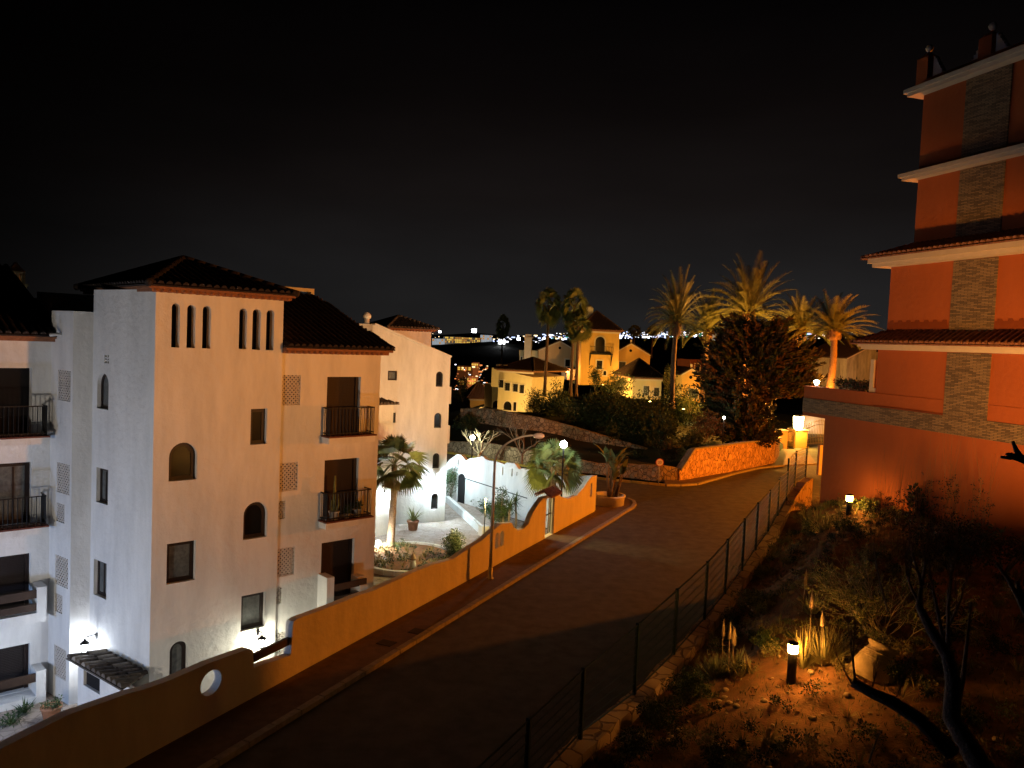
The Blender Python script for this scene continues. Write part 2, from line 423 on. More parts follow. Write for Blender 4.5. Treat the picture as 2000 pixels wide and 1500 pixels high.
def twigs(mb,p,d,l,r,lev,spread=.5,n=3,bend=.25,up=.1,mi=0,leaf=None):
    pts=[p]; rr=[r]; q=p; dd=d.normalized(); k=4
    for i in range(k):
        dd=(dd+rnd3()*bend+Vector((0,0,up))).normalized(); q=q+dd*l/k; pts.append(q); rr.append(r*(1-.45*(i+1)/k))
    mb.tube(pts,rr,5 if r>.02 else 3,mi,cap=False)
    if leaf and lev<=1:
        for i in range(leaf[0]): leafquad(leaf[2],random.choice(pts[1:]),rnd3(),leaf[1],leaf[1]*.35)
    if lev>0:
        for j in range(n):
            b=pts[random.choice((2,3,4))]
            twigs(mb,b,(dd+rnd3()*spread).normalized(),l*random.uniform(.55,.8),r*.5,lev-1,spread,n,bend,up,mi,leaf)
def trunk_mesh(h,r0,r1,bend=.0,rings=True,skirt=0,cy=0):
    mb=MB(); k=max(8,int(h/.35)); pts=[];rr=[]
    ph=random.uniform(0,6)
    for i in range(k+1):
        t=i/k; pts.append((bend*sin(t*2.2+ph*0),bend*.6*t*t,h*t)); rr.append((r0+(r1-r0)*t)*(1+(.06 if i%2 else -.03))*(1.35-.35*min(1,t*9)))
    rr[-1]*=1.1
    mb.tube(pts,rr,10); return mb,Vector(pts[-1])
def date_palm(h,R,nf=46,r0=.32):
    """trunk, boss and arching feather fronds, returns list of (name, MB, mats)"""
    tr,top=trunk_mesh(h,r0,r0*.78,.25)
    boss=MB(); boss.lathe(top-Vector((0,0,.9)),[(r0*.8,0),(r0*1.5,.35),(r0*1.75,.8),(r0*1.3,1.2),(r0*.4,1.5)],12)
    for i in range(60):
        a=random.uniform(0,2*pi); z=random.uniform(-.8,.4); rr=r0*1.5
        p=top+Vector((cos(a)*rr,sin(a)*rr,z-.1)); boss.bar(p,p+Vector((cos(a)*.16,sin(a)*.16,.3)),.10,.05)
    fr=MB()
    for i in range(nf):
        a=i*2.399+random.uniform(-.2,.2); el=radians(82-88*(i/nf)**1.0+random.uniform(-7,7))
        L=R*random.uniform(.9,1.12); p=top+Vector((cos(a)*.15,sin(a)*.15,.2)); d=Vector((cos(a)*cos(el),sin(a)*cos(el),sin(el)))
        k=18; pts=[p.copy()]
        for j in range(k):
            d=(d+Vector((.012,-.005,-.030-.060*j/k))).normalized(); p=p+d*L/k; pts.append(p.copy())
        fr.tube(pts,[.05*(1-j/(k+2)) for j in range(k+1)],3,0,cap=False)
        for j in range(3,k+1):
            dd=(pts[j]-pts[j-1]).normalized(); side=dd.cross(Vector((0,0,1)));
            if side.length<.1: side=Vector((-sin(a),cos(a),0))
            side.normalize(); upv=side.cross(dd)
            ll=.62*R/4*sin(pi*(.12+.80*j/k))+.12
            for s_ in (-1,1):
                for q in (0,.5):
                    b=pts[j-1]+(pts[j]-pts[j-1])*q
                    l=(dd*.75+side*s_*.75+upv*.28+rnd3()*.14).normalized()
                    w=.085
                    fr.add([b-dd*w*.5,b+dd*w*.5,b+l*ll+Vector((0,0,-.06))],[(0,1,2)],1 if random.random()<.3 else 0)
    return [('trunk',tr,[m_pbark]),('crown_base',boss,[m_pbark]),('fronds',fr,[m_palm,m_leafy])]
def fan_leaf(mb,p,d,pl,R,mi=0,nb=18,droop=.25,span=2.5):
    d=d.normalized(); q=p+d*pl; mb.bar(p,q,.03,.02,mi)
    side=d.cross(Vector((0,0,1)));
    if side.length<.1: side=Vector((1,0,0))
    side.normalize(); rl=random.uniform(-1.15,1.15); side=side*cos(rl)+side.cross(d)*sin(rl); nn=side.cross(d)
    for i in range(nb):
        a=-span/2+span*i/(nb-1); dr=(d*cos(a)+side*sin(a)+nn*.12).normalized(); w=R*span/nb*.42
        s2=(-d*sin(a)+side*cos(a)); l=R*(.75+.25*cos(a))*random.uniform(.9,1.05)
        m1=q+dr*l*.55+Vector((0,0,-droop*.2*R)); tip=q+dr*l+Vector((0,0,-droop*R))
        mb.add([q,m1-s2*w,m1+s2*w,tip],[(0,1,2),(1,3,2)],mi)
def fan_palm(h,R,nl=36,r0=.16,skirt=14,lowel=-50):
    tr,top=trunk_mesh(h,r0*1.5,r0,.1); fr=MB(); dy=MB()
    for i in range(nl):
        a=i*2.399+random.uniform(-.2,.2); el=radians(80+(lowel-80)*(i/nl)+random.uniform(-8,8))
        d=Vector((cos(a)*cos(el),sin(a)*cos(el),sin(el)))
        fan_leaf(fr,top+d*.1,d,R*.5,R*.62,1 if random.random()<.25 else 0,droop=.22+.3*(i/nl))
    for i in range(skirt):
        a=random.uniform(0,2*pi); el=radians(random.uniform(-82,-60)); d=Vector((cos(a)*cos(el),sin(a)*cos(el),sin(el)))
        fan_leaf(dy,top+Vector((0,0,-random.uniform(0,.5))),d,R*.35,R*.45,0,nb=10,span=1.3)
    L=[('trunk',tr,[m_pbark]),('fronds',fr,[m_palm,m_leafy])]
    if skirt: L.append(('dead_fronds',dy,[m_dry]))
    return L
def plant_from(parts,name,loc,label,cat,group=None,rz=0,sc=1):
    t=thing(name,(0,0,0),label,cat,group); 
    for n,mb,ms in parts: mb.build(n,ms,t)
    t.location=loc; t.rotation_euler=(0,0,rz); t.scale=(sc,sc,sc); return t
def rosette(mb,c,n,L,w,e0=20,e1=80,mi=0,curve=.3):
    c=Vector(c)
    for i in range(n):
        a=i*2.399+random.uniform(-.3,.3); el=radians(random.uniform(e0,e1)); d=Vector((cos(a)*cos(el),sin(a)*cos(el),sin(el)))
        l=L*random.uniform(.7,1.1); sd=Vector((-sin(a),cos(a),0)); pts=[]; p=c+Vector((cos(a)*.04,sin(a)*.04,0)); k=4
        vs=[]
        for j in range(k+1):
            t=j/k; ww=w*(1-t**1.6)*(.7+.3*min(1,t*4)); vs+= [p-sd*ww/2, p+sd*ww/2]
            d=(d+Vector((cos(a)*curve*.2,sin(a)*curve*.2,-curve*.25))).normalized(); p=p+d*l/k
        mb.add(vs,[(2*j,2*j+1,2*j+3,2*j+2) for j in range(k)],mi,True)

def fbox(mb,F,s0,s1,z0,z1,o0,o1,mi=0):
    vs=[F.P(s,z,o) for z in (z0,z1) for o in (o0,o1) for s in (s0,s1)]
    return mb.add(vs,[(0,2,3,1),(4,5,7,6),(0,1,5,4),(2,6,7,3),(0,4,6,2),(1,3,7,5)],mi)
COURT=-1.8
# ================================================================== GROUND AND ROADS
FK=Fac((-5.81,20.48),radians(24.58))            # kerb line of the main road
FP=Fac((-8.37,18.98),radians(24.55))            # perimeter wall line, face to the road
RW=Fac((2.70,17.0),radians(29.6),-1)          # garden edge (retaining wall), face to the road
g=MB(); 
xs=[-2500,-900,-300,-120,-60,60,120,300,900,2500]; ys=[-60,-30,58,170,400,900,2000,4500]
vs=[]; 
for y in ys:
    for x in xs: vs.append((x,y,-3.0 if y<171 else -14.0))
nx=len(xs); g.add(vs,[(j*nx+i,j*nx+i+1,(j+1)*nx+i+1,(j+1)*nx+i) for j in range(len(ys)-1) for i in range(nx-1)])
g.build('ground',m_ground,kind='structure')
kc=[FK.P(q,0) for q in (-60,-20,0,10,20,30)]+[gz(1225,1001,0),gz(1238,994,0),gz(1243,987,0),gz(1240,981,0),gz(1228,976,0)]
farL=[gz(1165,935,0),gz(1200,939,0),gz(1300,949,0),gz(1327,949,0),gz(1359,947,0),gz(1391,938,0),gz(1429,927,0),gz(1481,915,0),gz(1533,910,0),gz(1594,907,0)]
nearside=[kc[-1]+Vector((-2.5,3.5,0)),Vector((-3.5,66.0,0)),Vector((-40,95,0))]
farside=[Vector((-40,102,0)),Vector((-6,73,0))]+farL
road=[(p.x,p.y) for p in kc+nearside+farside]
road+=[(gz(1577,884,0).x,gz(1577,884,0).y),(31.2,90),(46,101),(60,95),(60,60)]+[(RW.P(q,0).x,RW.P(q,0).y) for q in (40,20,0,-40)]
r=MB(); r.poly_prism(road,-1.2,0.0); r.build('road',m_asph,kind='structure')
# sidewalk beside the perimeter wall, in front of the wall foot
sw=[FP.P(q,0,-.05) for q in (-60,0,33.4)]+[gz(1162,985,.12),gz(1175,968,.12)]+[k+Vector((-.22,.0,0)) for k in kc[::-1]]
s_=MB(); s_.poly_prism([(p.x,p.y) for p in sw],-1.0,.12); s_.build('sidewalk',m_side,kind='structure')
kb=MB()
def kerbrun(mb,pts,w=.22,h=.15,L=.95,off=-.11,mi=0):
    acc=[]; 
    for i in range(len(pts)-1):
        a,b=Vector(pts[i]),Vector(pts[i+1]); n=max(1,int((b-a).length/L+.5))
        for j in range(n):
            p=a.lerp(b,(j+.02)/n); q=a.lerp(b,(j+.98)/n); d=(q-p).normalized(); nn=Vector((-d.y,d.x,0))*(-off)
            jz=random.uniform(-.008,.008)
            z=Vector((0,0,h/2-.1+jz)); mb.bar(p+nn+z,q+nn+z,w*random.uniform(.95,1.05),h+.2,mi)
kerbrun(kb,kc,L=1.0)
kb.build('kerb',m_kerb,kind='structure')
for (x,y,w,lab) in ((818,1234,.62,'square dark cover plate in the sidewalk, the nearer one to the lamp post'),(755,1256,.55,'square dark cover plate in the sidewalk, farther from the lamp post')):
    p=gz(x,y,.12); b=MB(); b.box((p.x,p.y,.125),(w,w*.8,.02),-FK.a); b.build('cover_plate',m_black,label=lab,cat='manhole cover',group='cover plates in the sidewalk',loc=(p.x,p.y,.12))
# far sidewalk under the stone wall with its pale kerb; a yellow stretch on the left
fs=farL[2:]+[gz(1575,880,0),gz(1517,878,0),gz(1515,903,0),gz(1350,934,0),gz(1325,938,0),gz(1296,938,0)]
f_=MB(); f_.poly_prism([(p.x,p.y) for p in fs],-.5,.11); f_.build('sidewalk_far',m_side,kind='structure')
kb=MB(); kerbrun(kb,farL[2:][::-1],L=1.1,off=-.1); kb.build('kerb_far',m_kerb,kind='structure')
kb=MB(); kerbrun(kb,([Vector((-6,73,0))]+farL[:3])[::-1],L=1.3,h=.16,off=-.1); kb.build('kerb_yellow',m_yel,kind='structure')
# courtyard paving
FE=Fac((5.2,49.6),atan2(-9.9,11.4),-1)            # far courtyard wall line (face to camera)
cp=[FP.P(-60,0,-.25),FP.P(33,0,-.25),FE.P(15.4,0,-.2),Vector((-40,75,0)),Vector((-60,20,0)),Vector((-50,-20,0))]
c_=MB(); c_.poly_prism([(p.x,p.y) for p in cp],-2.4,COURT); c_.build('courtyard_paving',m_pave,kind='structure')

# hillside behind the stone walls
def bnd(x):
    P=[(-90,130),(-40,102),(-6,74.6),(12.8,62.6),(14.2,64.2),(25.5,76.6),(31,89),(45,100),(120,140)]
    for (a,b),(c,d) in zip(P,P[1:]):
        if a<=x<=c: return b+(d-b)*(x-a)/(c-a)
    return P[-1][1]
def hz(x,y):
    t=max(0,min(1,(y-76)/10)); z=1.1+1.7*t
    t2=max(0,min(1,(y-88)/16)); z+= (0.9-z)*t2
    if y>135: z+=-(y-135)*.22
    if x<-2: z-=min(6,(-2-x)*.3)
    if x>27: z=min(z,.06)
    if 12<x<=27: z=min(z,1.7)
    return z
h=MB(); hx=[-90,-70,-55,-45,-38,-32,-27,-22,-18,-14,-10,-6,-3,0,3,6,9,12.8,14.2,17,20,23,25.5,27,31,35,40,45,55,70,90,120]
ht=[.35,.36,2,4,6,8,10,12,14,17,20,24,28,33,38,44,52,62,75,90]
vs=[(x,bnd(x)+t,(-.8 if i==0 else hz(x,bnd(x)+t)+random.uniform(-.1,.1)*(i>1))) for i,t in enumerate(ht) for x in hx]
nx=len(hx); h.add(vs,[(j*nx+i,j*nx+i+1,(j+1)*nx+i+1,(j+1)*nx+i) for j in range(len(ht)-1) for i in range(nx-1)],0,True)
h.build('hillside',mat('hillside_grass',(.035,.038,.018),.95,.4,.5),kind='structure')

# far ridges
def ridge(name,prof,Y,dz,depth):
    mb=MB(); vs=[]; n=len(prof)
    P=[at(x,y,Y) for x,y in prof]
    for k,(dy,f) in enumerate(((-depth,0),(-depth*.4,.7),(0,1),(depth*.5,.6),(depth,0))):
        for p in P: vs.append((p.x*(1+dy/Y),Y+dy,-15+(p.z+15)*f+(random.uniform(-1,1)*dz if 0<f<1 else 0)))
    mb.add(vs,[(j*n+i,j*n+i+1,(j+1)*n+i+1,(j+1)*n+i) for j in range(4) for i in range(n-1)],0,True)
    mb.build(name,m_hill,kind='structure')
rp=[(500,662),(700,664),(830,674),(860,673),(910,670),(960,667),(1010,671),(1100,674),(1200,672),(1300,668),(1400,665),(1500,664),(1560,663),(1620,660),(1700,660),(1800,664),(2100,676),(2400,690)]
ridge('hill_near',rp,430,1.0,120)
rp=[(300,650),(600,652),(830,655),(880,653),(930,650),(1000,656),(1060,658),(1150,652),(1250,648),(1350,650),(1450,645),(1550,647),(1620,652),(1680,655),(1750,662),(1900,670),(2300,690)]
ridge('hill_far',rp,1000,3,250)

# ================================================================== LEFT APARTMENT BUILDING
C0=Vector((-10.45,23.3,0)); aF=radians(46.35); aS=radians(-53.44)
TF=Fac(C0,aF); uF=TF.u; LS=Fac(C0,aS,-1); vS=LS.u
# camera side of the left wall: its normal must look back to the camera
if LS.n.dot(C0)>0: LS.n=-LS.n
def ray_meet(p,d,px):
    r_=ray(px,900); # plan intersection of the pixel column with the line p + t d
    den=d.x*r_.y-d.y*r_.x; return ((CAM.x-p.x)*r_.y-(CAM.y-p.y)*r_.x)/den
a1=ray_meet(C0,vS,179); C1=C0+vS*a1
b1=ray_meet(C1,-uF,140); C2=C1-uF*b1
a2=ray_meet(C2,vS,98); C3=C2+vS*a2
L2=Fac(C1,aF); L3=Fac(C2,aS); L3.n=LS.n; WLf=Fac(C3,aF)
bt=thing('white_apartment_building',(C0.x,C0.y,COURT),'large white stuccoed apartment block with hipped tile roofs and slit windows, nearest on the left','apartment building')
ZT=TF.px(430,574)[1]                      # tower eave
s_end=TF.px(553,640)[0]
holesF=[]
slits=[(335,351,592,679),(365,381.5,595,680),(395.5,411.5,597,681),(467,482,602,682),(493,509,603,683.5),(520,535,605,684)]
for q in slits: holesF.append(TF.arch(*q,8))
w_front=[('arch',(330,384.5,863,941)),('arch',(475.5,521.5,978,1055)),('arch',(331,366,1249,1345)),('rect',(489.5,521,798,869)),('rect',(325.6,381.4,1055,1142)),('rect',(471,517.6,1155.5,1233.5))]
wf=[TF.arch(*q) if k=='arch' else TF.rp(*q) for k,q in w_front]
mb=MB(); wallp(mb,TF,[(0,COURT),(s_end,COURT),(s_end,ZT),(0,ZT)],holesF+wf,.32)
# left face
ZL=ZT
w_left=[('arch',(190,212,727,801)),('rect',(188,211,912,987)),('rect',(183,208,1091,1172))]
wl=[LS.arch(*q) if k=='arch' else LS.rp(*q) for k,q in w_left]
wallp(mb,LS,[(0,COURT),(a1,COURT),(a1,ZL),(0,ZL)],wl+[LS.rp(204,213,693,710)],.3)
Z2=L3.px(120,607)[1]
wallp(mb,L2,[(-b1,COURT),(0,COURT),(0,Z2),(-b1,Z2)],[],.3)
lat3=[(113,138,722,785),(111,136,902,968),(110,126,981,1023),(108,133,1082,1151),(107,122,1157,1200),(106,129,1258,1331)]
latr=[L3.rect(*q) for q in lat3]
wallp(mb,L3,[(0,COURT),(a2,COURT),(a2,Z2),(0,Z2)],[rectp(*q) for q in latr],.28)
ZW=WLf.px(50,661)[1]
def wlr(x1,y0,y1,x0=-75): 
    s1=WLf.px(x1,(y0+y1)/2)[0]; s0=WLf.px(x0,(y0+y1)/2)[0]
    return rectp(s0,s1,WLf.px(x1,y1)[1],WLf.px(x1,y0)[1])
wlh=[wlr(62,719,849),wlr(61,902,1022),wlr(59,1080,1185),wlr(58,1256,1345)]
wallp(mb,WLf,[(-9,COURT),(0,COURT),(0,ZW),(-9,ZW)],wlh,.35)
# upper part of the stepped wall beside the tower (L1 to L3), and the recess wing to the right
WG=TF.off(-.07); sg0=s_end-.0; sg1=WG.px(744,690)[0]; ZG=WG.px(650,686)[1]
doors=[WG.rp(637.7,703,736,852),WG.rp(632.7,699,894,1012),WG.rp(626.7,690.7,1051,1182)]
latw=[(551.5,586.5,733,792),(546,581,902,961),(544.5,557,978,1014),(541.5,575,1067,1128),(538.5,557,1233,1288)]
latwr=[WG.rect(*q) for q in latw]; la=WG.rect(540,550.5,1145,1180)
wallp(mb,WG,[(sg0-.02,COURT),(sg1,COURT),(sg1,ZG),(sg0-.02,ZG)],doors+[rectp(*q) for q in latwr]+[archp(*la,8)],.34)
# returns and hidden rear faces, closing the volumes
ES=Fac(TF.P(s_end,0),aF-pi/2); ES.n=uF
wallp(mb,ES,[(-9,ZG-.5),(0,ZG-.5),(0,ZT),(-9,ZT)] if ES.u.dot(TF.n)>0 else [(0,ZG-.5),(9,ZG-.5),(9,ZT),(0,ZT)],[],.3)
wallp(mb,ES,[(-.07,COURT),(0,COURT),(0,ZT),(-.07,ZT)] if ES.u.dot(TF.n)>0 else [(0,COURT),(.07,COURT),(.07,ZT),(0,ZT)],[],.3)
EW=Fac(WG.P(sg1,0),aF-pi/2); EW.n=uF
kk=-9 if EW.u.dot(TF.n)>0 else 9
wallp(mb,EW,[(min(0,kk),COURT),(max(0,kk),COURT),(max(0,kk),ZG),(min(0,kk),ZG)],[],.3)
bk=C0-TF.n*9
BK=Fac(bk,aF); BK.n=-TF.n
wallp(mb,BK,[(-9,COURT),(sg1,COURT),(sg1,ZG),(-9,ZG)],[],.3)
wallp(mb,BK,[(-1,ZG),(s_end,ZG),(s_end,ZT),(-1,ZT)],[],.3)
mb.add([L2.P(-b1,Z2,0),L2.P(0,Z2,0),LS.P(a1,Z2,-.3),L3.P(a2,Z2,0),L3.P(a2+3,Z2,0)+uF*3,LS.P(a1,Z2,0)+uF*3],[(0,1,5,4,3)])
mb.build('wall',m_white,bt)
# dark rooms just behind the slit windows and openings
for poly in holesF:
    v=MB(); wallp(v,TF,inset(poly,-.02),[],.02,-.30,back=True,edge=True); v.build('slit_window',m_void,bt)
for (k,q),poly in zip(w_front,wf):
    window(TF,poly,bt,m_curt if q[2] in (1055,1155.5,1249) else m_glass,.14,.12)
for (k,q),poly in zip(w_left,wl): window(LS,poly,bt,m_curt,.12,.09,mull=0 if k=='arch' else 1)
v=MB(); vr=LS.rect(204,213,693,710); wallp(v,LS,rectp(*vr),[],.02,-.2,back=True); 
for f in (.33,.66): fbox(v,LS,vr[0],vr[1],vr[2]+(vr[3]-vr[2])*f-.02,vr[2]+(vr[3]-vr[2])*f+.02,-.08,-.02,1)
fbox(v,LS,(vr[0]+vr[1])/2-.02,(vr[0]+vr[1])/2+.02,vr[2],vr[3],-.08,-.02,1); v.build('air_vent',[m_void,m_white],bt)
for q in latr:
    l_=lattice(L3,q,bt); v=MB(); wallp(v,L3,rectp(*q),[],.02,-.24,back=True); v.build('vent_recess',m_ventd,l_)
for q in latwr+[la]:
    l_=lattice(WG,q,bt,arch=(q is la)); v=MB(); wallp(v,WG,rectp(*q),[],.02,-.3,back=True); v.build('vent_recess',m_void,l_)
# wing doors with roller shutters, and balconies
def shutter(F,poly,parent,name='roller_shutter',d=.2,mt=None):
    xs=[p[0] for p in poly]; zs=[p[1] for p in poly]; v=MB(); z=min(zs)
    while z<max(zs)-.01:
        fbox(v,F,min(xs)-.01,max(xs)+.01,z,min(z+.047,max(zs)),-d-.05,-d,0); fbox(v,F,min(xs)-.01,max(xs)+.01,z+.047,z+.055,-d-.05,-d-.012,0); z+=.055
    fbox(v,F,min(xs),min(xs)+.07,min(zs),max(zs),-d,-d+.05,1); fbox(v,F,max(xs)-.12,max(xs),min(zs),max(zs),-d,-d+.06,1)
    return v.build(name,[mt or m_shut,m_brown],parent)
for p in doors: shutter(WG,p,bt)
def railing(F,s0,s1,z,o,parent,h=.95,name='balcony'):
    t=MB(); fbox(t,F,s0-.05,s1+.05,z-.26,z-.05,-.0,o); bal=t.build(name,m_white,parent)
    t=MB(); fbox(t,F,s0-.08,s1+.08,z-.05,z,0.002,o+.05); t.build('balcony_tiles',mat('balcony_terracotta',(.13,.04,.025),.7) if not bpy.data.materials.get('balcony_terracotta') else bpy.data.materials['balcony_terracotta'],bal)
    r_=MB(); a,b,oo=s0,s1,o-.05
    for zz in (z+.08,z+h):
        r_.bar(F.P(a,zz,oo),F.P(b,zz,oo),.035); r_.bar(F.P(a,zz,0),F.P(a,zz,oo),.035); r_.bar(F.P(b,zz,0),F.P(b,zz,oo),.035)
    n=int((b-a)/.13)
    for i in range(n+1): 
        s=a+(b-a)*i/n; r_.bar(F.P(s,z,oo),F.P(s,z+h,oo),.022)
    for i in range(1,5):
        for s in (a,b): r_.bar(F.P(s,z,oo*i/5),F.P(s,z+h,oo*i/5),.022)
    r_.build('railing',m_black,bal); return bal
for (x0,x1,y) in ((631,716,853),(625,710,1014)):
    q0=WG.px(x0,y); q1=WG.px(x1,y)
    z=q0[1]*.5+q1[1]*.5+.10
    railing(WG,q0[0],q1[0],z,.48,bt)
# lowest balcony: white piers and dark planks
zb=WG.px(660,1181)[1]
lb=MB(); s0=WG.px(620,1150)[0]; s1=WG.px(634,1150)[0]
fbox(lb,WG,s0,s1,COURT,zb+1.25,0,.62); sA=WG.px(700,1130)[0]; fbox(lb,WG,sA-.32,sA+.0,COURT,zb+.75,0.002,.62); fbox(lb,WG,sA-.32,sA-.02,zb+.75,zb+1.0,0.002,.40)
fbox(lb,WG,s1,sA-.32,COURT,zb-.1,0,.6)
lbo=lb.build('balcony',m_white,bt)
pk=MB(); fbox(pk,WG,s1,sA-.02,zb+.72,zb+.95,.5,.57); fbox(pk,WG,s1,sA-.02,zb+.28,zb+.52,.5,.57); pk.build('plank_rail',m_wood,lbo)
# three potted plants on the middle balcony: things of their own
zp=(WG.px(625,1014)[1]+WG.px(710,1014)[1])/2+.10
def flowerpot(loc,r,hh,mt,label,cat='pot plant',group=None,kind='cactus',sc=1):
    t=thing('potted_plant',loc,label,cat,group); b=MB()
    b.lathe(loc,[(r*.7,0),(r*.95,hh*.85),(r*1.05,hh*.86),(r*1.05,hh),(r*.9,hh),(r*.88,hh*.9)],18); b.build('pot',mt,t)
    f=MB(); top=Vector(loc)+Vector((0,0,hh*.9))
    if kind=='cactus':
        for q in ((0,0,1.25),(.07,.03,.6),(-.06,.02,.4)): f.tube([top+Vector((q[0]*.1,q[1]*.1,-.05)),top+Vector((q[0]*2,q[1],q[2]*.4)),top+Vector((q[0]*1.6,q[1],q[2]))],[.05,.055,.03],8)
    elif kind=='bushy': foliage(f,top+Vector((0,0,.15)),(r*1.2,r*1.2,.22),260,.09)
    elif kind=='strap': rosette(f,top,34,1.0*sc,.09*sc,35,88,curve=.5)
    f.build('plant',m_leafy if kind!='bushy' else m_leaf,t); return t
potw=mat('white_pot',(.62,.60,.56),.6,.2,8)
q=WG.px(645,1003)[0]; flowerpot(WG.P(q,zp,.25),.19,.30,potw,'tall cactus in a white pot at the left end of the middle balcony',group='pots on the balcony')
q=WG.px(669,1003)[0]; flowerpot(WG.P(q,zp,.27),.11,.16,potw,'small white pot between two bigger ones on the middle balcony',kind='bushy',group='pots on the balcony')
q=WG.px(690,1003)[0]; flowerpot(WG.P(q,zp,.25),.17,.28,potw,'bushy plant in a white pot at the right end of the middle balcony',kind='bushy',group='pots on the balcony')
# left wing openings and balconies
for i,p in enumerate(wlh):
    xs_=[a for a,b in p]; zs_=[b for a,b in p]
    if i==0:
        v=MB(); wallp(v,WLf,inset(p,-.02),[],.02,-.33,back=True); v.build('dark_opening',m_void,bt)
    elif i==1: window(WLf,p,bt,m_curt,.22,.14,mull=3,name='balcony_door')
    else: shutter(WLf,p,bt,d=.22,mt=m_shut2)
z=wlh[0][0][1]; s1=WLf.px(82,849)[0]
railing(WLf,-8,s1,z+.02,.62,bt)
z=wlh[1][0][1]; s1=WLf.px(80,1020)[0]; railing(WLf,-8,s1,z+.02,.62,bt)
for i,(zz) in ((2,wlh[2][0][1]),(3,wlh[3][0][1])):
    b=MB(); fbox(b,WLf,-8,WLf.px(80,1200)[0],zz-.35,zz-.02,0,.7); sp=WLf.px(80,1200)[0]; fbox(b,WLf,sp-.28,sp,zz-.02,zz+.8,0.002,.7)
    bo=b.build('balcony',m_white,bt); k=MB()
    fbox(k,WLf,-8,sp-.28,zz+.45,zz+.72,.58,.66); 
    if i==2: fbox(k,WLf,-8,sp-.28,zz+.05,zz+.28,.58,.66)
    k.build('plank_rail',m_wood,bo)
# roofs
def hip(parent,F,s0,s1,o0,o1,ze,rise,ov=.45,ridge=.0,m=None,fasc=True,name='roof'):
    """hipped tile roof over rectangle s0..s1, offsets o0 (front) .. o1 (back)"""
    b=MB(); A=F.P(s0-ov,ze,o0+ov); B=F.P(s1+ov,ze,o0+ov); Cc=F.P(s1+ov,ze,o1-ov); D=F.P(s0-ov,ze,o1-ov)
    half=abs(o0-o1)/2+ov; L=(s1-s0)+2*ov
    if L/2<half: r0=r1=(s0+s1)/2
    else: r0=s0-ov+half; r1=s1+ov-half
    om=(o0+o1)/2; R_0=F.P(r0,ze+rise,om); R_1=F.P(r1,ze+rise,om)
    tiles(b,A,B,R_0,R_1); tiles(b,B,Cc,R_1,R_1+Vector((0,0,0))); tiles(b,D,A,R_0,R_0); 
    b.add([Cc,D,R_0,R_1],[(0,1,2,3)])
    for p,q in ((A,R_0),(B,R_1),(D,R_0),(Cc,R_1),(R_0,R_1)):
        n=max(1,int((q-p).length/.4))
        for i in range(n):
            if (q-p).length<.2: continue
            b.tube([p.lerp(q,i/n)+Vector((0,0,.03)),p.lerp(q,(i+1)/n)+Vector((0,0,.05))],[.12,.095],6)
    rf=b.build(name,m or m_tile,parent)
    e_=MB(); fbox(e_,F,s0-ov*.55,s1+ov*.55,ze-.20,ze-.11,o1,o0+ov*.55); fbox(e_,F,s0-ov*.85,s1+ov*.85,ze-.11,ze-.045,o1,o0+ov*.85)
    n=int((s1-s0+ov)/.2)
    for i in range(n): 
        s=s0-ov*.5+(s1-s0+ov)*(i+.5)/n; e_.tube([F.P(s,ze-.16,o0-.02),F.P(s,ze-.16,o0+ov*.62)],.06,6)
    e_.build('eave_tiles',mat('eave_terracotta',(.28,.12,.06),.85,.3,9) if not bpy.data.materials.get('eave_terracotta') else bpy.data.materials['eave_terracotta'],rf)
    return rf
hip(bt,TF,-.0,s_end,0,-6.4,ZT+.13,1.08,ov=.33,m=m_oldtile)
# roof behind the stepped wall and on the left wing
b=MB(); A=WLf.P(-9,ZW+.12,.4); B=WLf.P(.25,ZW+.12,.4); tiles(b,A,B,WLf.P(-9,ZW+2.6,-6),WLf.P(.0,ZW+2.6,-6))
b.add([WLf.P(-9,ZW+2.6,-6),WLf.P(0,ZW+2.6,-6),WLf.P(0,ZW,-9),WLf.P(-9,ZW,-9)],[(0,1,2,3)]); 
rl=b.build('roof',m_oldtile,bt)
e_=MB(); fbox(e_,WLf,-9,.12,ZW-.08,ZW+.02,-.1,.26); fbox(e_,WLf,-9,.2,ZW+.02,ZW+.09,-.1,.36); e_.build('eave_tiles',bpy.data.materials['eave_terracotta'],rl)
ch=MB(); cc=at(30,566,30.5); cc=Vector((cc.x,cc.y,cc.z)); w=.62; 
ch.box(cc+Vector((0,0,-.4)),(w,w,1.1),.8); ch.box(cc+Vector((0,0,.18)),(w*1.12,w*1.12,.1),.8)
for dx in (-.22,0,.22): 
    for dy in (-.22,.22): ch.box(cc+Matrix.Rotation(.8,3,'Z')@Vector((dx,dy,.42)),(.09,.09,.42),.8); ch.box(cc+Matrix.Rotation(.8,3,'Z')@Vector((dy,dx,.42)),(.09,.09,.42),.8)
ch.lathe(cc+Vector((0,0,.63)),[(w*.62,0),(w*.62,.06),(w*.3,.25),(.05,.42)],4,sm=False)
ch.build('chimney',m_white,rl)
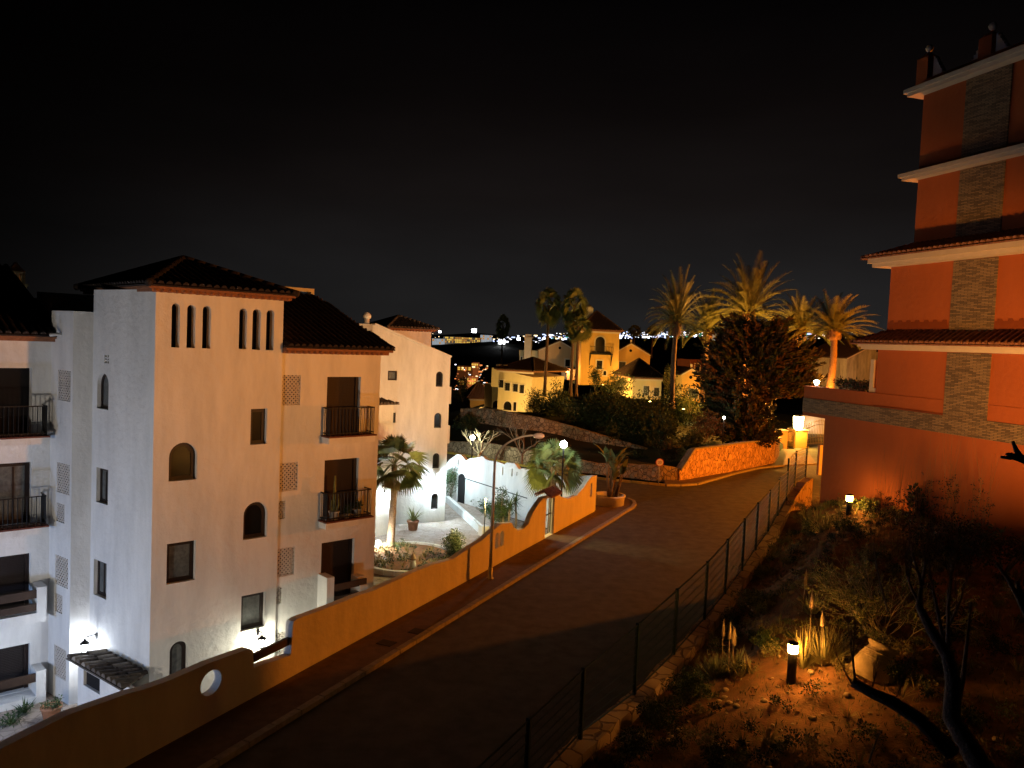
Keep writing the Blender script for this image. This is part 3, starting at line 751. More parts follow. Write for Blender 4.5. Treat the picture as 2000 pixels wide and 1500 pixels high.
# wing roof
b=MB(); om=-4.6
A=WG.P(s_end,ZG+.12,.4); B=WG.P(sg1+.35,ZG+.12,.4); zr=WG.off(-4.6).px(600,577)[1]; sr=WG.off(-4.6).px(617,577)[0]
tiles(b,A,B,WG.P(s_end,zr,om),WG.P(sr,zr,om)); tiles(b,B,WG.P(sg1+.35,ZG+.12,-9.2),WG.P(sr,zr,om),WG.P(sr,zr,om))
b.add([WG.P(s_end,zr,om),WG.P(sr,zr,om),WG.P(sg1+.35,ZG,-9.2),WG.P(s_end,ZG,-9.2)],[(0,1,2,3)])
rw=b.build('roof',m_oldtile,bt)
e_=MB(); fbox(e_,WG,s_end,sg1+.2,ZG-.1,ZG,-.1,.22); fbox(e_,WG,s_end,sg1+.3,ZG,ZG+.08,-.1,.34)
n=int((sg1-s_end)/.2)
for i in range(n): s=s_end+.1+(sg1-s_end)*i/n; e_.tube([WG.P(s,ZG-.05,0),WG.P(s,ZG-.05,.3)],.06,6)
e_.build('eave_tiles',bpy.data.materials['eave_terracotta'],rw)
# pale roof-terrace parapet behind the tower roof
FB=TF.off(-6.5); p=MB(); za=FB.px(600,566)[1]; s0=FB.px(530,560)[0]; s1=FB.px(614,566)[0]
fbox(p,FB,s0,s1,za-.08,za+.06,-.3,0); fbox(p,FB,s1-.14,s1,za-1.6,za-.08,-.3,0); fbox(p,FB,s0,s1-.14,za-1.6,za-.25,-.25,-.1); p.build('roof_parapet',m_white,bt)
# drain spouts
for x,y in ((120,652),(105,842)): 
    sp=MB(); q=L3.px(x,y); sp.tube([L3.P(q[0],q[1],-.02),L3.P(q[0],q[1]-.05,.35)],.045,8); sp.build('drain_spout',m_white,bt)

# entrance porch with tiled canopy on the left side
pz=LS.px(246,1290); s0=LS.px(203,1268); s1=LS.px(286,1316)
por=thing('entrance_porch',LS.P((s0[0]+s1[0])/2,COURT,0),'small lean-to porch of weathered barrel tiles at the foot of the near white block','porch')
FO=LS.off(1.15); f0=FO.px(153,1294); f1=FO.px(237,1351)
zc0=(s0[1]+s1[1])/2; zc1=(f0[1]+f1[1])/2
c=MB(); sL=max(s0[0],s1[0]); sR=min(s0[0],s1[0])
tiles(c,FO.P(max(f0[0],sL),zc1,0),FO.P(min(f1[0],sR),zc1,0),LS.P(sL,zc0,0.01),LS.P(sR,zc0,.01),tw=.31,vary=(0,0,1,2)); c.build('canopy',[m_tiledark,mat('mossy_tile',(.10,.08,.065),.95,.3,9),mat('bleached_tile',(.30,.25,.20),.9,.3,9)],por)
c=MB(); sLL=max(f0[0],sL)-.12; sRR=min(f1[0],sR)+.1
FO2=LS.off(.85); dr=FO2.rect(163,195,1308,1357); wallp(c,FO2,[(sRR,COURT),(sLL,COURT),(sLL,zc1-.1),(sRR,zc1-.1)],[rectp(*dr)],.15,back=True,edge=True)
for s in (sLL,): fbox(c,LS,s-.15,s,COURT,zc1-.1,0.002,.7)
c.build('porch_wall',m_white,por)
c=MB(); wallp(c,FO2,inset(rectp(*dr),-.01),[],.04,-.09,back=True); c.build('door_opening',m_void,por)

for (x,y,lab) in ((20,1415,'low leafy plant at the very left edge of the courtyard, under the lowest balcony'),(48,1392,'second low strap-leaved plant left of the terracotta pot')):
    p=gz(x,y,COURT); b=MB(); rosette(b,p,30,.5,.05,25,85); foliage(b,p+Vector((0,0,.12)),(.3,.3,.15),120,.10,6); b.build('border_plant',m_leaf,label=lab,cat='plant',loc=p)
# ---- lanterns on the block
def wall_lantern(F,s,z,label,mt,power,col,o=.26,group='lit wall lanterns',hood=True,bulb=.075,rad=.12):
    p=F.P(s,z,o); t=thing('wall_lantern',F.P(s,z-.2,0),label,'wall lamp',group)
    b=MB(); b.bar(F.P(s,z+.30,0),F.P(s,z+.30,o),.03); b.box(F.P(s,z+.24,.015),(.08,.08,.2),0)
    b.lathe(p+Vector((0,0,.10)),[(.15,0),(.13,.03),(.05,.09),(.02,.15)],10); 
    for k in range(6): a=k*pi/3; b.bar(p+Vector((cos(a)*.13,sin(a)*.13,.10)),p+Vector((cos(a)*.08,sin(a)*.08,-.18)),.012)
    b.lathe(p+Vector((0,0,-.2)),[(.03,-.05),(.09,0),(.09,.02)],10)
    b.build('frame',m_black,t)
    g_=MB(); g_.lathe(p+Vector((0,0,-.16)),[(bulb*.6,0),(bulb,.1),(bulb*.9,.2),(bulb*.3,.24)],10); g_.build('bulb',mt,t)
    lamp('lamp_light',p+Vector((0,0,-.02)),power,col,rad,t); return t
q=TF.px(503,1248); wall_lantern(TF,q[0],q[1],'hooded wall lantern glaring under the square window beside the wooden beam',e_white,480,(1,.97,.76),.30)
q=LS.px(190,1256); wall_lantern(LS,q[0],q[1],'glaring wall lantern just above the weathered tile porch on the left',e_cool,300,(.80,.88,1.0),.40)
q=L2.px(170,1250)

# ================================================================== PERIMETER WALL ALONG THE STREET
top=[(0,1463),(136,1395),(255,1353),(280,1347),(331,1329),(409,1295),(487,1267),(494,1271),(496,1304),(568,1280),(571,1238),(572,1222),(574,1214),(583,1208),(640,1187),(700,1163),(733,1152),(780,1131),(802,1120),(845,1103),(886,1092),(913,1073),(941,1056),(956,1043),(969,1031),(980,1023),(1000,1021),(1004,1030),(1012,1036),(1024,1032),(1032,1024),(1040,1003),(1052,984),(1062,972),(1089,965),(1096,970),(1110,974),(1126,968),(1140,952),(1150,938),(1156,930),(1164,929)]
prof=[FP.px(x,y) for x,y in top]
sE=FP.px(1163,965)[0]; prof[-1]=(sE,prof[-1][1]); prof=[p for p in prof[:-1] if p[0]<sE]+[prof[-1]]
pd=[(-30,prof[0][1]+.1)]+prof
outer=[(-30,COURT)]+[(sE,COURT)]+pd[::-1]
cx,cz=FP.px(412.5,1333.5); crr=(FP.px(433,1333)[0]-FP.px(392.5,1333)[0])/2; czr=(FP.px(412,1310)[1]-FP.px(412,1357.5)[1])/2
circ=[(cx+crr*cos(2*pi*i/24),cz+czr*sin(2*pi*i/24)) for i in range(24)]
gate=FP.rect(1066,1082,973,1050); gp=FP.px(1068,1056)[1]
gr=(FP.px(1066,1010)[0],FP.px(1082,1010)[0],.13,FP.px(1074,972)[1])
ar1=FP.arch(967.5,974,1039,1072,8); ar2=FP.arch(976.5,984,1035,1068,8)
sl=FP.rect(1153.2,1155.5,944,971)
pw=thing('perimeter_wall',FP.P(0,0,0),'long stuccoed street wall with a wavy top, a round hole, arched slots and a gateway, lit orange','wall')
mb=MB(); wallp(mb,FP,outer,[circ,rectp(*gr),ar1,ar2,rectp(sl[0]+.02,sl[1]+.08,sl[2],sl[3])],.27,back=True,edge=True)
# shallow pilaster strips in the wall face
for x in (936,1002): 
    q=FP.px(x,1085)[0]; 
mb.build('wall',m_pwall,pw)
bm_=MB(); q0=FP.px(494,1280); q1=FP.px(571,1258)
zz=(FP.px(497,1283)[1]+FP.px(570,1253)[1])/2; fbox(bm_,FP,q0[0]-.05,q1[0]+.05,zz-.16,zz+.06,-.2,-.08); bm_.build('wooden_beam',m_wood,pw)
gt=MB(); 
for i in range(2): gt.bar(FP.P(gr[0]+.02,.2,-.2),FP.P(gr[0]+.02,gr[3]-.05,-.2),.05)
gt.bar(FP.P(gr[1]-.05,.2,-.2),FP.P(gr[1]-.05,gr[3]-.05,-.2),.05); gt.bar(FP.P(gr[0],1.25,-.2),FP.P(gr[1],1.25,-.2),.06); gt.bar(FP.P(gr[0],gr[3]-.06,-.2),FP.P(gr[1],gr[3]-.06,-.2),.05)
n=6
for i in range(1,n): s=gr[0]+(gr[1]-gr[0])*i/n; gt.bar(FP.P(s,.2,-.2),FP.P(s,gr[3]-.05,-.2),.018)
gt.build('iron_gate',m_black,pw)
gt=MB(); a=gr[0]-.15; b_=gr[1]+.2; zt=gr[3]
tiles(gt,FP.P(a,zt+.12,.32),FP.P(b_,zt+.12,.32),FP.P(a,zt+.45,-.15),FP.P(b_,zt+.45,-.15)); tiles(gt,FP.P(b_,zt+.12,-.62),FP.P(a,zt+.12,-.62),FP.P(b_,zt+.45,-.15),FP.P(a,zt+.45,-.15))
gt.build('gate_tiles',m_tile,pw)
gt=MB(); fbox(gt,FP,gr[0]-.02,gr[1]+.02,-.1,.128,-.9,.0); gt.build('gate_threshold',m_side,pw)

# ================================================================== COURTYARD WALL, SECOND BUILDING, PLANTING
topf=[(872,905),(878,898),(886,892),(893,887),(901,889),(910,900),(918,895),(930,894),(942,891),(950,898),(958,900),(972,902),(985,907),(990,903),(1005,905),(1013,917),(1020,915),(1040,918),(1052,925),(1075,930),(1100,931),(1125,932),(1150,928),(1160,929)]
pf=sorted([FE.px(x,y) for x,y in topf]); 
for a in range(len(pf)-1,0,-1):
    if pf[a][0]-pf[a-1][0]<.02: pf.pop(a)
smin,smax=pf[0][0],pf[-1][0]
mb=MB(); hol=[]
for x0,x1,y0,y1 in ((893.5,897,896,908),(981,983,912,928),(999,1001,915,931),(1009,1010.6,921,929)):
    a=FE.rect(x0,x1,y0,y1); hol.append(rectp(a[0],max(a[1],a[0]+.09),a[2],a[3]))
wallp(mb,FE,[(smin,COURT),(smax,COURT)]+pf[::-1],hol,.28,back=True,edge=True)
cw=thing('courtyard_wall',FE.P(smin,COURT,0),'white courtyard wall with a scalloped crest, lit cool white behind the leaning palm','wall')
mb.build('wall',m_white,cw)
# low planter wall
pl=[gz(945,1032,COURT+.45),gz(920,1010,COURT+.45),gz(900,992,COURT+.45),gz(874,969,COURT+.45)]
lw=MB()
for a,b in zip(pl,pl[1:]): 
    lw.bar(Vector((a.x,a.y,COURT+.22)),Vector((b.x,b.y,COURT+.22))+(b-a).normalized()*.02,.28,.5)
lw.box((pl[0].x,pl[0].y,COURT+.3),(.5,.5,.66),.6)
lw.build('planter_wall',m_white,label='low white planter kerb running along the courtyard path',cat='planter',loc=(pl[0].x,pl[0].y,COURT))

B2a=gz(765,1025,COURT); B2b=gz(868,1018,COURT); ang2=atan2(B2b.x-B2a.x,B2b.y-B2a.y)
B2=Fac(B2a,ang2); b2=thing('white_gabled_building',(B2a.x,B2a.y,COURT),'tall white building with a sloping parapet and small arched windows, behind the courtyard palm','apartment building')
se=B2.px(874,860)[0]; sl_=B2.px(728,700)[0]-3
h2=[('rect',(757.5,775.5,724,743)),('arch',(851.5,865,725.5,755.5)),('arch',(848,862,806.5,836)),('arch',(845,858.5,885,915)),('arch',(842,856,963,995)),('rect',(766,773,806,826))]
w2=[B2.arch(*q) if k=='arch' else B2.rp(*q) for k,q in h2]
p0=B2.px(732,634); p1=B2.px(881,698)
mb=MB(); wallp(mb,B2,[(sl_,COURT),(se,COURT),(se,p1[1]),(p0[0],p0[1]),(sl_,p0[1])],w2,.3)
E2=Fac(B2.P(se,0),ang2-pi/2); E2.n=B2.u
k=-10 if E2.u.dot(B2.n)>0 else 10
wallp(mb,E2,[(min(0,k),COURT),(max(0,k),COURT),(max(0,k),p1[1]),(min(0,k),p1[1])],[],.3)
# balconies peeping out on the right flank
for y0,y1 in ((757,790),(833,868)):
    q=B2.px(878,(y0+y1)/2); za=B2.px(878,y0)[1]; zb_=B2.px(878,y1)[1]; fbox(mb,B2,se,se+.35,zb_,za,-3.5,-.5)
# parapet coping
a=B2.P(p0[0],p0[1],-.15); b=B2.P(se+.05,p1[1],-.15); mb.bar(a+Vector((0,0,.03)),b+Vector((0,0,.03)),.42,.14)
mb.build('wall',m_white,b2)
for (k_,q),poly in zip(h2,w2): window(B2,poly,b2,m_glass if q[0]>800 else m_curt,.12,.10)
# rear volume with its own hip roof
RB=B2.off(-5); r0=RB.px(764,660)[0]; r1=RB.px(842,660)[0]; zt=RB.px(800,645)[1]
mb=MB(); wallp(mb,RB,[(r0,3),(r1,3),(r1,zt),(r0,zt)],[],.3); 
ER=Fac(RB.P(r1,0),ang2-pi/2); ER.n=RB.u; k=-6 if ER.u.dot(RB.n)>0 else 6
wallp(mb,ER,[(min(0,k),3),(max(0,k),3),(max(0,k),zt),(min(0,k),zt)],[],.3); mb.build('rear_wall',m_white,b2)
hip(b2,RB,r0,r1,0,-6,zt+.15,RB.off(-3).px(780,618)[1]-zt-.15,ov=.4,m=m_tiledark)
sp=MB(); tiles(sp,B2.P(p0[0],p0[1]-.25,-.35),B2.P(se,p1[1]-.25,-.35),B2.P(se,p1[1]-.1,-5),B2.P(p0[0],p0[1]-.1,-5)) if False else None
mb=MB(); mb.add([B2.P(p0[0]-3,p0[1]-.2,-.3),B2.P(se,p1[1]-.2,-.3),B2.P(se,p1[1]-.2,-10),B2.P(p0[0]-3,p0[1]-.2,-10)],[(0,1,2,3)]); mb.build('lean_to_roof',m_roofdark,b2)
# box at the upper left with a round cowl
FX=B2.off(.02); c=at(716,655,49); mb=MB(); q0=B2.px(690,650)[0]; q1=B2.px(728,650)[0]
fbox(mb,B2,q0,q1,p0[1]-3,p0[1]+.02,-1.6,.0); mb.build('stair_head',m_white,b2)
cw_=B2.P(B2.px(721,628)[0],B2.px(721,630)[1]-.05,-.5); mb=MB(); mb.lathe(cw_,[(.16,0),(.16,.3),(.27,.34),(.27,.5),(.16,.66),(.02,.72)],12); mb.build('chimney_cowl',m_white,b2)
q=B2.px(850,943); wall_lantern(B2,q[0],q[1],'glaring wall lantern above the lowest arched window of the gabled building',e_cool,2800,(.66,.88,1),.3)

# annex with lean-to tile roof, left of the gabled building
AX=Fac(gz(757,1044,COURT),aF); an=thing('annex',AX.P(0,COURT,0),'narrow white annex with a scrap of tile roof between the two white blocks','building')
q0=AX.px(700,900)[0]; q1=AX.px(765,900)[0]; zt=AX.px(755,790)[1]
mb=MB(); wallp(mb,AX,[(q0,COURT),(q1,COURT),(q1,zt),(q0,zt)],[],.3,back=True,edge=True)
EA=Fac(AX.P(q1,0),aF-pi/2); EA.n=AX.u; k=-5 if EA.u.dot(AX.n)>0 else 5
wallp(mb,EA,[(min(-.3*0,k),COURT),(max(0,k),COURT),(max(0,k),zt),(min(0,k),zt)],[],.3); mb.build('wall',m_white,an)
mb=MB(); zr=AX.off(-3).px(745,757)[1]
tiles(mb,AX.P(q0,zt+.05,.35),AX.P(q1+.2,zt+.05,.35),AX.P(q0,zr,-3),AX.P(q1-1.6,zr,-3)); mb.build('roof',m_tiledark,an)
q=AX.px(750,968); wall_lantern(AX,q[0],q[1],'wall lantern glaring on the narrow annex beside the courtyard palm trunk',e_cool,750,(.74,.9,1),.3)

# courtyard flower bed
bc=gz(793,1100,COURT); bed=MB(); n=30
pts=[(bc.x+cos(2*pi*i/n)*2.6,bc.y+sin(2*pi*i/n)*4.0*.75+.6) for i in range(n)]
bed.poly_prism(pts,COURT-.3,COURT+.16); bed.build('flower_bed_soil',m_soil,kind='structure')
kb=MB(); 
for i in range(n):
    a=Vector((*pts[i],COURT+.1)); b=Vector((*pts[(i+1)%n],COURT+.1)); kb.bar(a,b,.22,.34)
kb.build('flower_bed_edge',m_white,label='curved white kerb around the courtyard flower bed',cat='flower bed edge',loc=(bc.x,bc.y,COURT))
gc=MB()
for i in range(90):
    a=random.uniform(0,2*pi); r_=sqrt(random.random()); p=Vector((bc.x+cos(a)*r_*2.3,bc.y+.6+sin(a)*r_*2.7,COURT+.16)); 
    k=random.random()
    if k<.5: foliage(gc,p+Vector((0,0,.15)),(.3,.3,.22),40,.12,5,mi=0)
    else: rosette(gc,p,12,.45,.03,35,85,mi=1)
gc.build('bed_plants',[m_leaf,m_dryg],kind='stuff',label='low plants and tufts covering the courtyard bed',cat='ground cover',loc=(bc.x,bc.y,COURT))
P=fan_palm(5.7,2.15,30,.17,6,-40)
t=plant_from(P,'fan_palm',gz(762,1072,COURT),'fan palm in the courtyard bed beside the corner of the near white block','palm tree')
t.scale=(.92,.92,.86)
pot=gz(806,1035,COURT); 
t=flowerpot(pot,.38,.62,m_clay,'spiky strap-leaved plant in a big terracotta pot on the courtyard paving',kind='strap',sc=1.15)
t=flowerpot(gz(100,1404,COURT),.30,.42,m_clay,'leafy plant in a terracotta pot at the lower left corner of the near block',kind='bushy',cat='pot plant')
bush('round_shrub',gz(883,1094,COURT)+Vector((0,0,.9)),(.68,.68,.9),4200,.10,'clipped egg-shaped green shrub just inside the street wall',m=m_leaf,m2=m_leafy,clumps=40)
# little garden lantern
p=gz(806,1111,COURT+.16); t=thing('garden_lantern',p,'small pale pagoda-like lantern by the curved kerb of the flower bed','garden lantern')
b=MB(); b.lathe(p,[(.17,0),(.17,.3),(.14,.32),(.14,.5)],10); b.build('base',m_white,t); b=MB(); b.lathe(p+Vector((0,0,.5)),[(.2,0),(.17,.08),(.05,.3),(.02,.38)],10); b.build('cap',m_jar,t)
# low ground light
p=gz(738,1070,COURT+.2); t=thing('ground_light',p,'small lit globe on the ground at the foot of the near block corner','garden light'); b=MB(); b.lathe(p,[(.03,0),(.03,.15),(.10,.2),(.13,.3),(.10,.4),(.02,.44)],12); b.build('globe',e_white,t); lamp('lamp_light',p+Vector((.25,-.15,.55)),330,(1,1,.85),.1,t)
# hedge along the planter
for i,(x,y,w,hh) in enumerate(((888,958,.9,.5),(905,972,.9,.5),(922,988,.8,.5),(938,1003,.8,.55),(956,1010,.8,.6))):
    c=gz(x,y+16,COURT); c=Vector((c.x+.9,c.y+.5,COURT+hh))
    bush('hedge_shrub',c,(w,w*1.2,hh),900,.13,['round green shrub at the far left end of the courtyard planter','second shrub along the courtyard planter kerb, counting from the building','middle shrub of the row along the courtyard planter kerb','fourth shrub along the courtyard planter kerb, before the lamp post','shrub at the near end of the courtyard planter kerb, by the lamp post'][i],m=m_leaf,group='shrubs along the courtyard planter')
c=FE.P(FE.px(890,940)[0],COURT+1.6,.5); bush('arched_shrub',c,(.75,.6,1.6),1500,.13,'tall narrow green shrub against the left end of the courtyard wall',m=m_leaf)
b=MB(); q=FE.px(902,950); wallp(b,FE,archp(q[0]-.4,q[0]+.4,COURT,COURT+2.2),[],.05,.06,back=True,edge=True); b.build('gate_door',m_black,label='dark narrow door in the courtyard wall beside the tall shrub',cat='door',loc=FE.P(q[0],COURT,0))
b=MB(); a=FE.px(905,933); z=FE.px(1030,973); b.bar(FE.P(a[0],a[1],.04),FE.P(z[0],z[1],.04),.05,.05); b.build('handrail',m_black,label='thin dark handrail sloping along the courtyard wall',cat='handrail',loc=FE.P(a[0],a[1],0))
# yuccas and shrub in front of the courtyard wall
def yucca(loc,hh,label,L=.8,n=60,heads=1,mt=None,group=None):
    loc=Vector(loc); t=thing('yucca',loc,label,'yucca',group); s=MB(); f=MB()
    for i in range(heads):
        a=i*2.2; tp=loc+Vector((cos(a)*.25*(heads>1),sin(a)*.25*(heads>1),hh*(1-.18*i))); s.tube([loc,(loc+tp)/2+Vector((cos(a)*.08,0,0)),tp],[.09,.07,.06],7); rosette(f,tp,n,L,.07,-35,88,curve=.25)
    s.build('stem',m_bark,t); f.build('leaves',mt or m_palm,t); return t
yucca(gz(985,1060,COURT),2.2,'spiky yucca with two heads left of the dip in the street wall',heads=2,mt=m_leaf,L=.95)
yucca(gz(1004,1052,COURT),2.3,'smaller spiky yucca right beside the dip in the street wall',mt=m_leaf,L=.75)
bush('tall_shrub',gz(970,1060,COURT)+Vector((.2,.4,2.3)),(.65,.65,1.9),1500,.15,'tall dark ragged shrub behind the street lamp post',m=m_leafd,m2=m_leaf,clumps=22)
# leaning fan palm behind the street wall gate
P=fan_palm(4.7,1.75,50,.19,5,-40)
pp=at(1078,1000,48.6); t=plant_from(P,'fan_palm',(pp.x,pp.y,COURT),'bushy fan palm rising over the gateway of the orange street wall','palm tree',rz=1.2)
p=Vector((-1.2,43.9,COURT)); t=thing('added_garden_lamp',p,'tiny added warm yellow lamp on a thin post behind the street lamp','garden light'); b=MB(); b.lathe(p,[(.03,0),(.03,3.4)],8); b.build('post',m_black,t); b=MB(); b.lathe(p+Vector((0,0,3.4)),[(.02,0),(.06,.03),(.06,.09),(.02,.12)],10); b.build('globe',em('lit_soft_yellow',(1,.85,.35),6),t); lamp('lamp_light',p+Vector((.1,-.1,3.5)),1500,(1,.74,.26),.06,t)  # added lamp; throws the light patch out through the gateway
# planter bowl on the pavement corner
pc=gz(1192,990,.12)+Vector((0,.9,0)); t=thing('round_planter',(pc.x,pc.y,.12),'round white planter on the pavement corner at the end of the street wall','planter')
b=MB(); b.lathe((pc.x,pc.y,.1),[(.98,0),(1.02,.55),(1.07,.56),(1.07,.66),(.9,.66),(.88,.5)],32); b.build('bowl',m_pwall,t)
b=MB(); b.lathe((pc.x,pc.y,.5),[(.9,0),(.9,.06),(.1,.12)],24); b.build('soil',m_soil,t)
bp=thing('bird_of_paradise',(pc.x,pc.y,.6),'tall banana-leaved plant growing in the round planter','plant')
st=MB(); lf=MB()
for i in range(11):
    a=random.uniform(0,2*pi); r_=random.uniform(.1,.5); b0=Vector((pc.x+cos(a)*r_,pc.y+sin(a)*r_,.6)); hh=random.uniform(1.2,2.6)
    tp=b0+Vector((cos(a)*.35,sin(a)*.35,hh)); st.tube([b0,(b0+tp)/2,tp],[.07,.06,.035],6)
    for j in range(4):
        aa=a+random.uniform(-1.3,1.3); el=radians(random.uniform(45,85)); d=Vector((cos(aa)*cos(el),sin(aa)*cos(el),sin(el))); L=random.uniform(.9,1.4); sd=d.cross(Vector((0,0,1))).normalized(); p=tp; vs=[]; 
        for q in range(6):
            w=.17*sin(pi*min(1,(q+.35)/5.4)); vs+=[p-sd*w+Vector((0,0,.03)),p,p+sd*w+Vector((0,0,.03))]; p=p+d*L/5; d=(d+Vector((cos(aa)*.1,sin(aa)*.1,-.16))).normalized()
        lf.add(vs,[(3*q+k,3*q+k+1,3*q+k+4,3*q+k+3) for q in range(5) for k in (0,1)],random.choice((0,0,1)),True)
st.build('stems',m_dry,bp); lf.build('leaves',[m_leafy,m_palm],bp)

# ---- street lamp (unlit, curved arm)
lp=gz(957,1130,.12); t=thing('street_lamp',lp,'tall unlit street lamp with a curved arm, standing against the orange wall','street lamp')
lp=Vector(lp); b=MB(); hz_=at(970,905,lp.y).z-lp.z; arm=at(1047,850,lp.y+.4)
A0=lp+Vector((0,0,hz_)); pts=[A0]
dx=(arm-A0)
for i in range(1,13):
    a=i/12*pi/2; pts.append(A0+Vector((dx.x*(1-cos(a)),dx.y*(1-cos(a)),dx.z*sin(a))))
b.tube([lp+Vector((0,0,.02)),lp+Vector((0,0,1.2)),A0]+pts[1:],[.085,.075,.055]+[.045]*12,10); b.build('pole',m_steel,t)
b=MB(); b.lathe(lp,[(.16,0),(.16,.04),(.10,.06),(.095,.5),(.085,.52)],12); b.build('base',m_steel,t)
b=MB(); b.lathe(arm+Vector((.12,.02,-.02)),[(.03,-.13),(.14,-.10),(.19,-.02),(.17,.06),(.08,.12),(.02,.13)],14,sx=1.35); b.build('lamp_head',mat('lamp_opal',(.6,.5,.48),.3,spec=.6),t)
# ---- round road sign
sp=gz(1286,947,.1); t=thing('road_sign',sp,'small round speed limit sign on a grey post before the low stone wall','road sign'); sp=Vector(sp)
b=MB(); b.tube([sp,sp+Vector((0,0,2.0))],.035,8); b.build('post',m_steel,t)
c=sp+Vector((0,-.05,1.72)); X=Matrix.Rotation(radians(90),3,'X')@Matrix.Identity(3)
b=MB(); b.lathe(c,[(.30,-.01),(.30,.01)],28,0,False,X); b.build('disc',m_signr,t)
b=MB(); b.lathe(c+Vector((0,-.014,0)),[(.255,-.004),(.255,.004)],28,0,False,X); dd=b.build('face',m_signw,t)
def text(txt,loc,rot,size,mt,parent,ext=.004,name='lettering'):
    cu=bpy.data.curves.new(name,'FONT'); cu.body=txt; cu.size=size; cu.extrude=ext; cu.align_x='CENTER'; cu.align_y='CENTER'
    o=bpy.data.objects.new(name,cu); COL.objects.link(o); 
    dg=bpy.context.evaluated_depsgraph_get(); me=bpy.data.meshes.new_from_object(o.evaluated_get(dg)); bpy.data.objects.remove(o)
    o=bpy.data.objects.new(name,me); me.materials.append(mt); COL.objects.link(o); o.rotation_euler=rot; o.parent=parent; o.location=Vector(loc)-ROOT[parent]; return o
text('20',c+Vector((0,-.024,0)),(radians(90),0,0),.28,mat('sign_digits',(.12,.08,.08),.6),dd)

# ---- globe lamps on posts
def globe_lamp(px,py,Y,zb,label,mt,pw_,col,rad=.21):
    p=at(px,py,Y); t=thing('globe_lamp',(p.x,p.y,zb),label,'lamp post','globe lamps')
    b=MB(); b.tube([(p.x,p.y,zb),(p.x,p.y,p.z-rad)],[.07,.045],8); b.lathe((p.x,p.y,zb),[(.14,0),(.12,.25),(.07,.3)],10); b.build('post',m_black,t)
    b=MB(); b.lathe(p,[(.03,-rad),(rad*.75,-rad*.68),(rad,0),(rad*.75,rad*.68),(.03,rad)],16); b.build('globe',mt,t)
    lamp('lamp_light',p+Vector((0,-.0,rad+.12)),pw_,col,.15,t); return t
globe_lamp(923,855,66.5,-1,'lit globe lamp on a dark post left of the bare pale tree',e_white,650,(.92,1,.72))
globe_lamp(1101,868,46.5,COURT,'lit lamp on a post glowing cool white above the leaning palm',e_cool,270,(.74,.93,.9),.22)

# ================================================================== STONE WALLS
def stonewall(pts,th,name,label,mt,coping=None):
    """pts: list of (x,y,zbase,ztop)"""
    t=thing(name,(pts[0][0],pts[0][1],pts[0][2]),label,'stone wall'); mb=MB(); rows=[]
    P=[]
    for a,b in zip(pts,pts[1:]):
        L=sqrt((b[0]-a[0])**2+(b[1]-a[1])**2); n=max(1,int(L/.35))
        for i in range(n): k=i/n; P.append([a[j]+(b[j]-a[j])*k for j in range(4)])
    P.append(list(pts[-1]))
    n=len(P); nr=8; vs=[]
    for i,p in enumerate(P):
        q=P[min(i+1,n-1)]; o=P[max(i-1,0)]; d=Vector((q[0]-o[0],q[1]-o[1],0)).normalized(); nn=Vector((d.y,-d.x,0))
        for j in range(nr+1):
            f=j/nr; jit=random.uniform(-.035,.035); z=p[2]+(p[3]-p[2])*f+(random.uniform(-.03,.03) if 0<j else 0)
            vs.append(Vector((p[0],p[1],z))+nn*(jit+.06*(1-f)))
        vs.append(Vector((p[0],p[1],p[3]+random.uniform(-.02,.02)))-nn*th); vs.append(Vector((p[0],p[1],p[2]))-nn*th)
    m=nr+3
    mb.add(vs,[(i*m+j,(i+1)*m+j,(i+1)*m+j+1,i*m+j+1) for i in range(n-1) for j in range(m-1)],0,False)
    mb.add([vs[j] for j in range(m)],[tuple(range(m))]); mb.add([vs[(n-1)*m+j] for j in range(m)],[tuple(range(m-1,-1,-1))])
    mb.build('masonry',mt,t)
    if coping:
        c=MB()
        for a,b in zip(P,P[1:]): c.bar(Vector((a[0],a[1],a[3]+.05)),Vector((b[0],b[1],b[3]+.05)),.42,.12)
        c.build('coping',coping,t)
    return t
ztp=lambda x,y,Y: at(x,y,Y).z
a=(-6,74.2,-.3,ztp(880,862,74.2)); b=(at(950,890,71).x,71,-.3,ztp(950,865,71)); c=(at(1060,890,67.5).x,67.5,-.2,ztp(1060,885,67.5)); d=(at(1165,930,65).x,65,-.1,ztp(1165,905,65)); e2=(at(1290,930,62.6).x,62.6,-.1,ztp(1290,909,62.6)); f2=(at(1322,930,62.3).x,62.3,-.1,ztp(1322,914,62.3))
stonewall([a,b,c,d,e2,f2],.4,'low_stone_wall','low dim rubble wall along the side street behind the road sign',m_stonew)
q=[gz(1350,936,.05),gz(1390,929,.05),gz(1440,920,.05),gz(1480,912,.05),gz(1512,905,.05),gz(1521,890,.05),gz(1519,878,.05)]
tops=[878,873,866,862,859,856,855]
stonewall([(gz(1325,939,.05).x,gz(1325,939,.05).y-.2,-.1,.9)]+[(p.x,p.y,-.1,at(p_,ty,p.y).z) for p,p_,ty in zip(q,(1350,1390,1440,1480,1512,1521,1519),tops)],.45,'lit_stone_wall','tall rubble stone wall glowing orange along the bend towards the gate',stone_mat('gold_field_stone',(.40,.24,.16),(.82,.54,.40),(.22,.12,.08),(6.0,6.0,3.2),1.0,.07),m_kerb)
# upper retaining wall
up=[(900,798,84,822),(950,798,82,840),(1000,806,80,850),(1050,815,79,862),(1100,828,78,872),(1150,843,76,885),(1210,861,74,898),(1260,875,72.5,905)]
stonewall([(at(x,y,Y).x,Y,at(x,yb,Y).z-1,at(x,y,Y).z) for x,y,Y,yb in up],.5,'retaining_wall','long mottled retaining wall climbing the slope below the yellow houses',m_stone2)
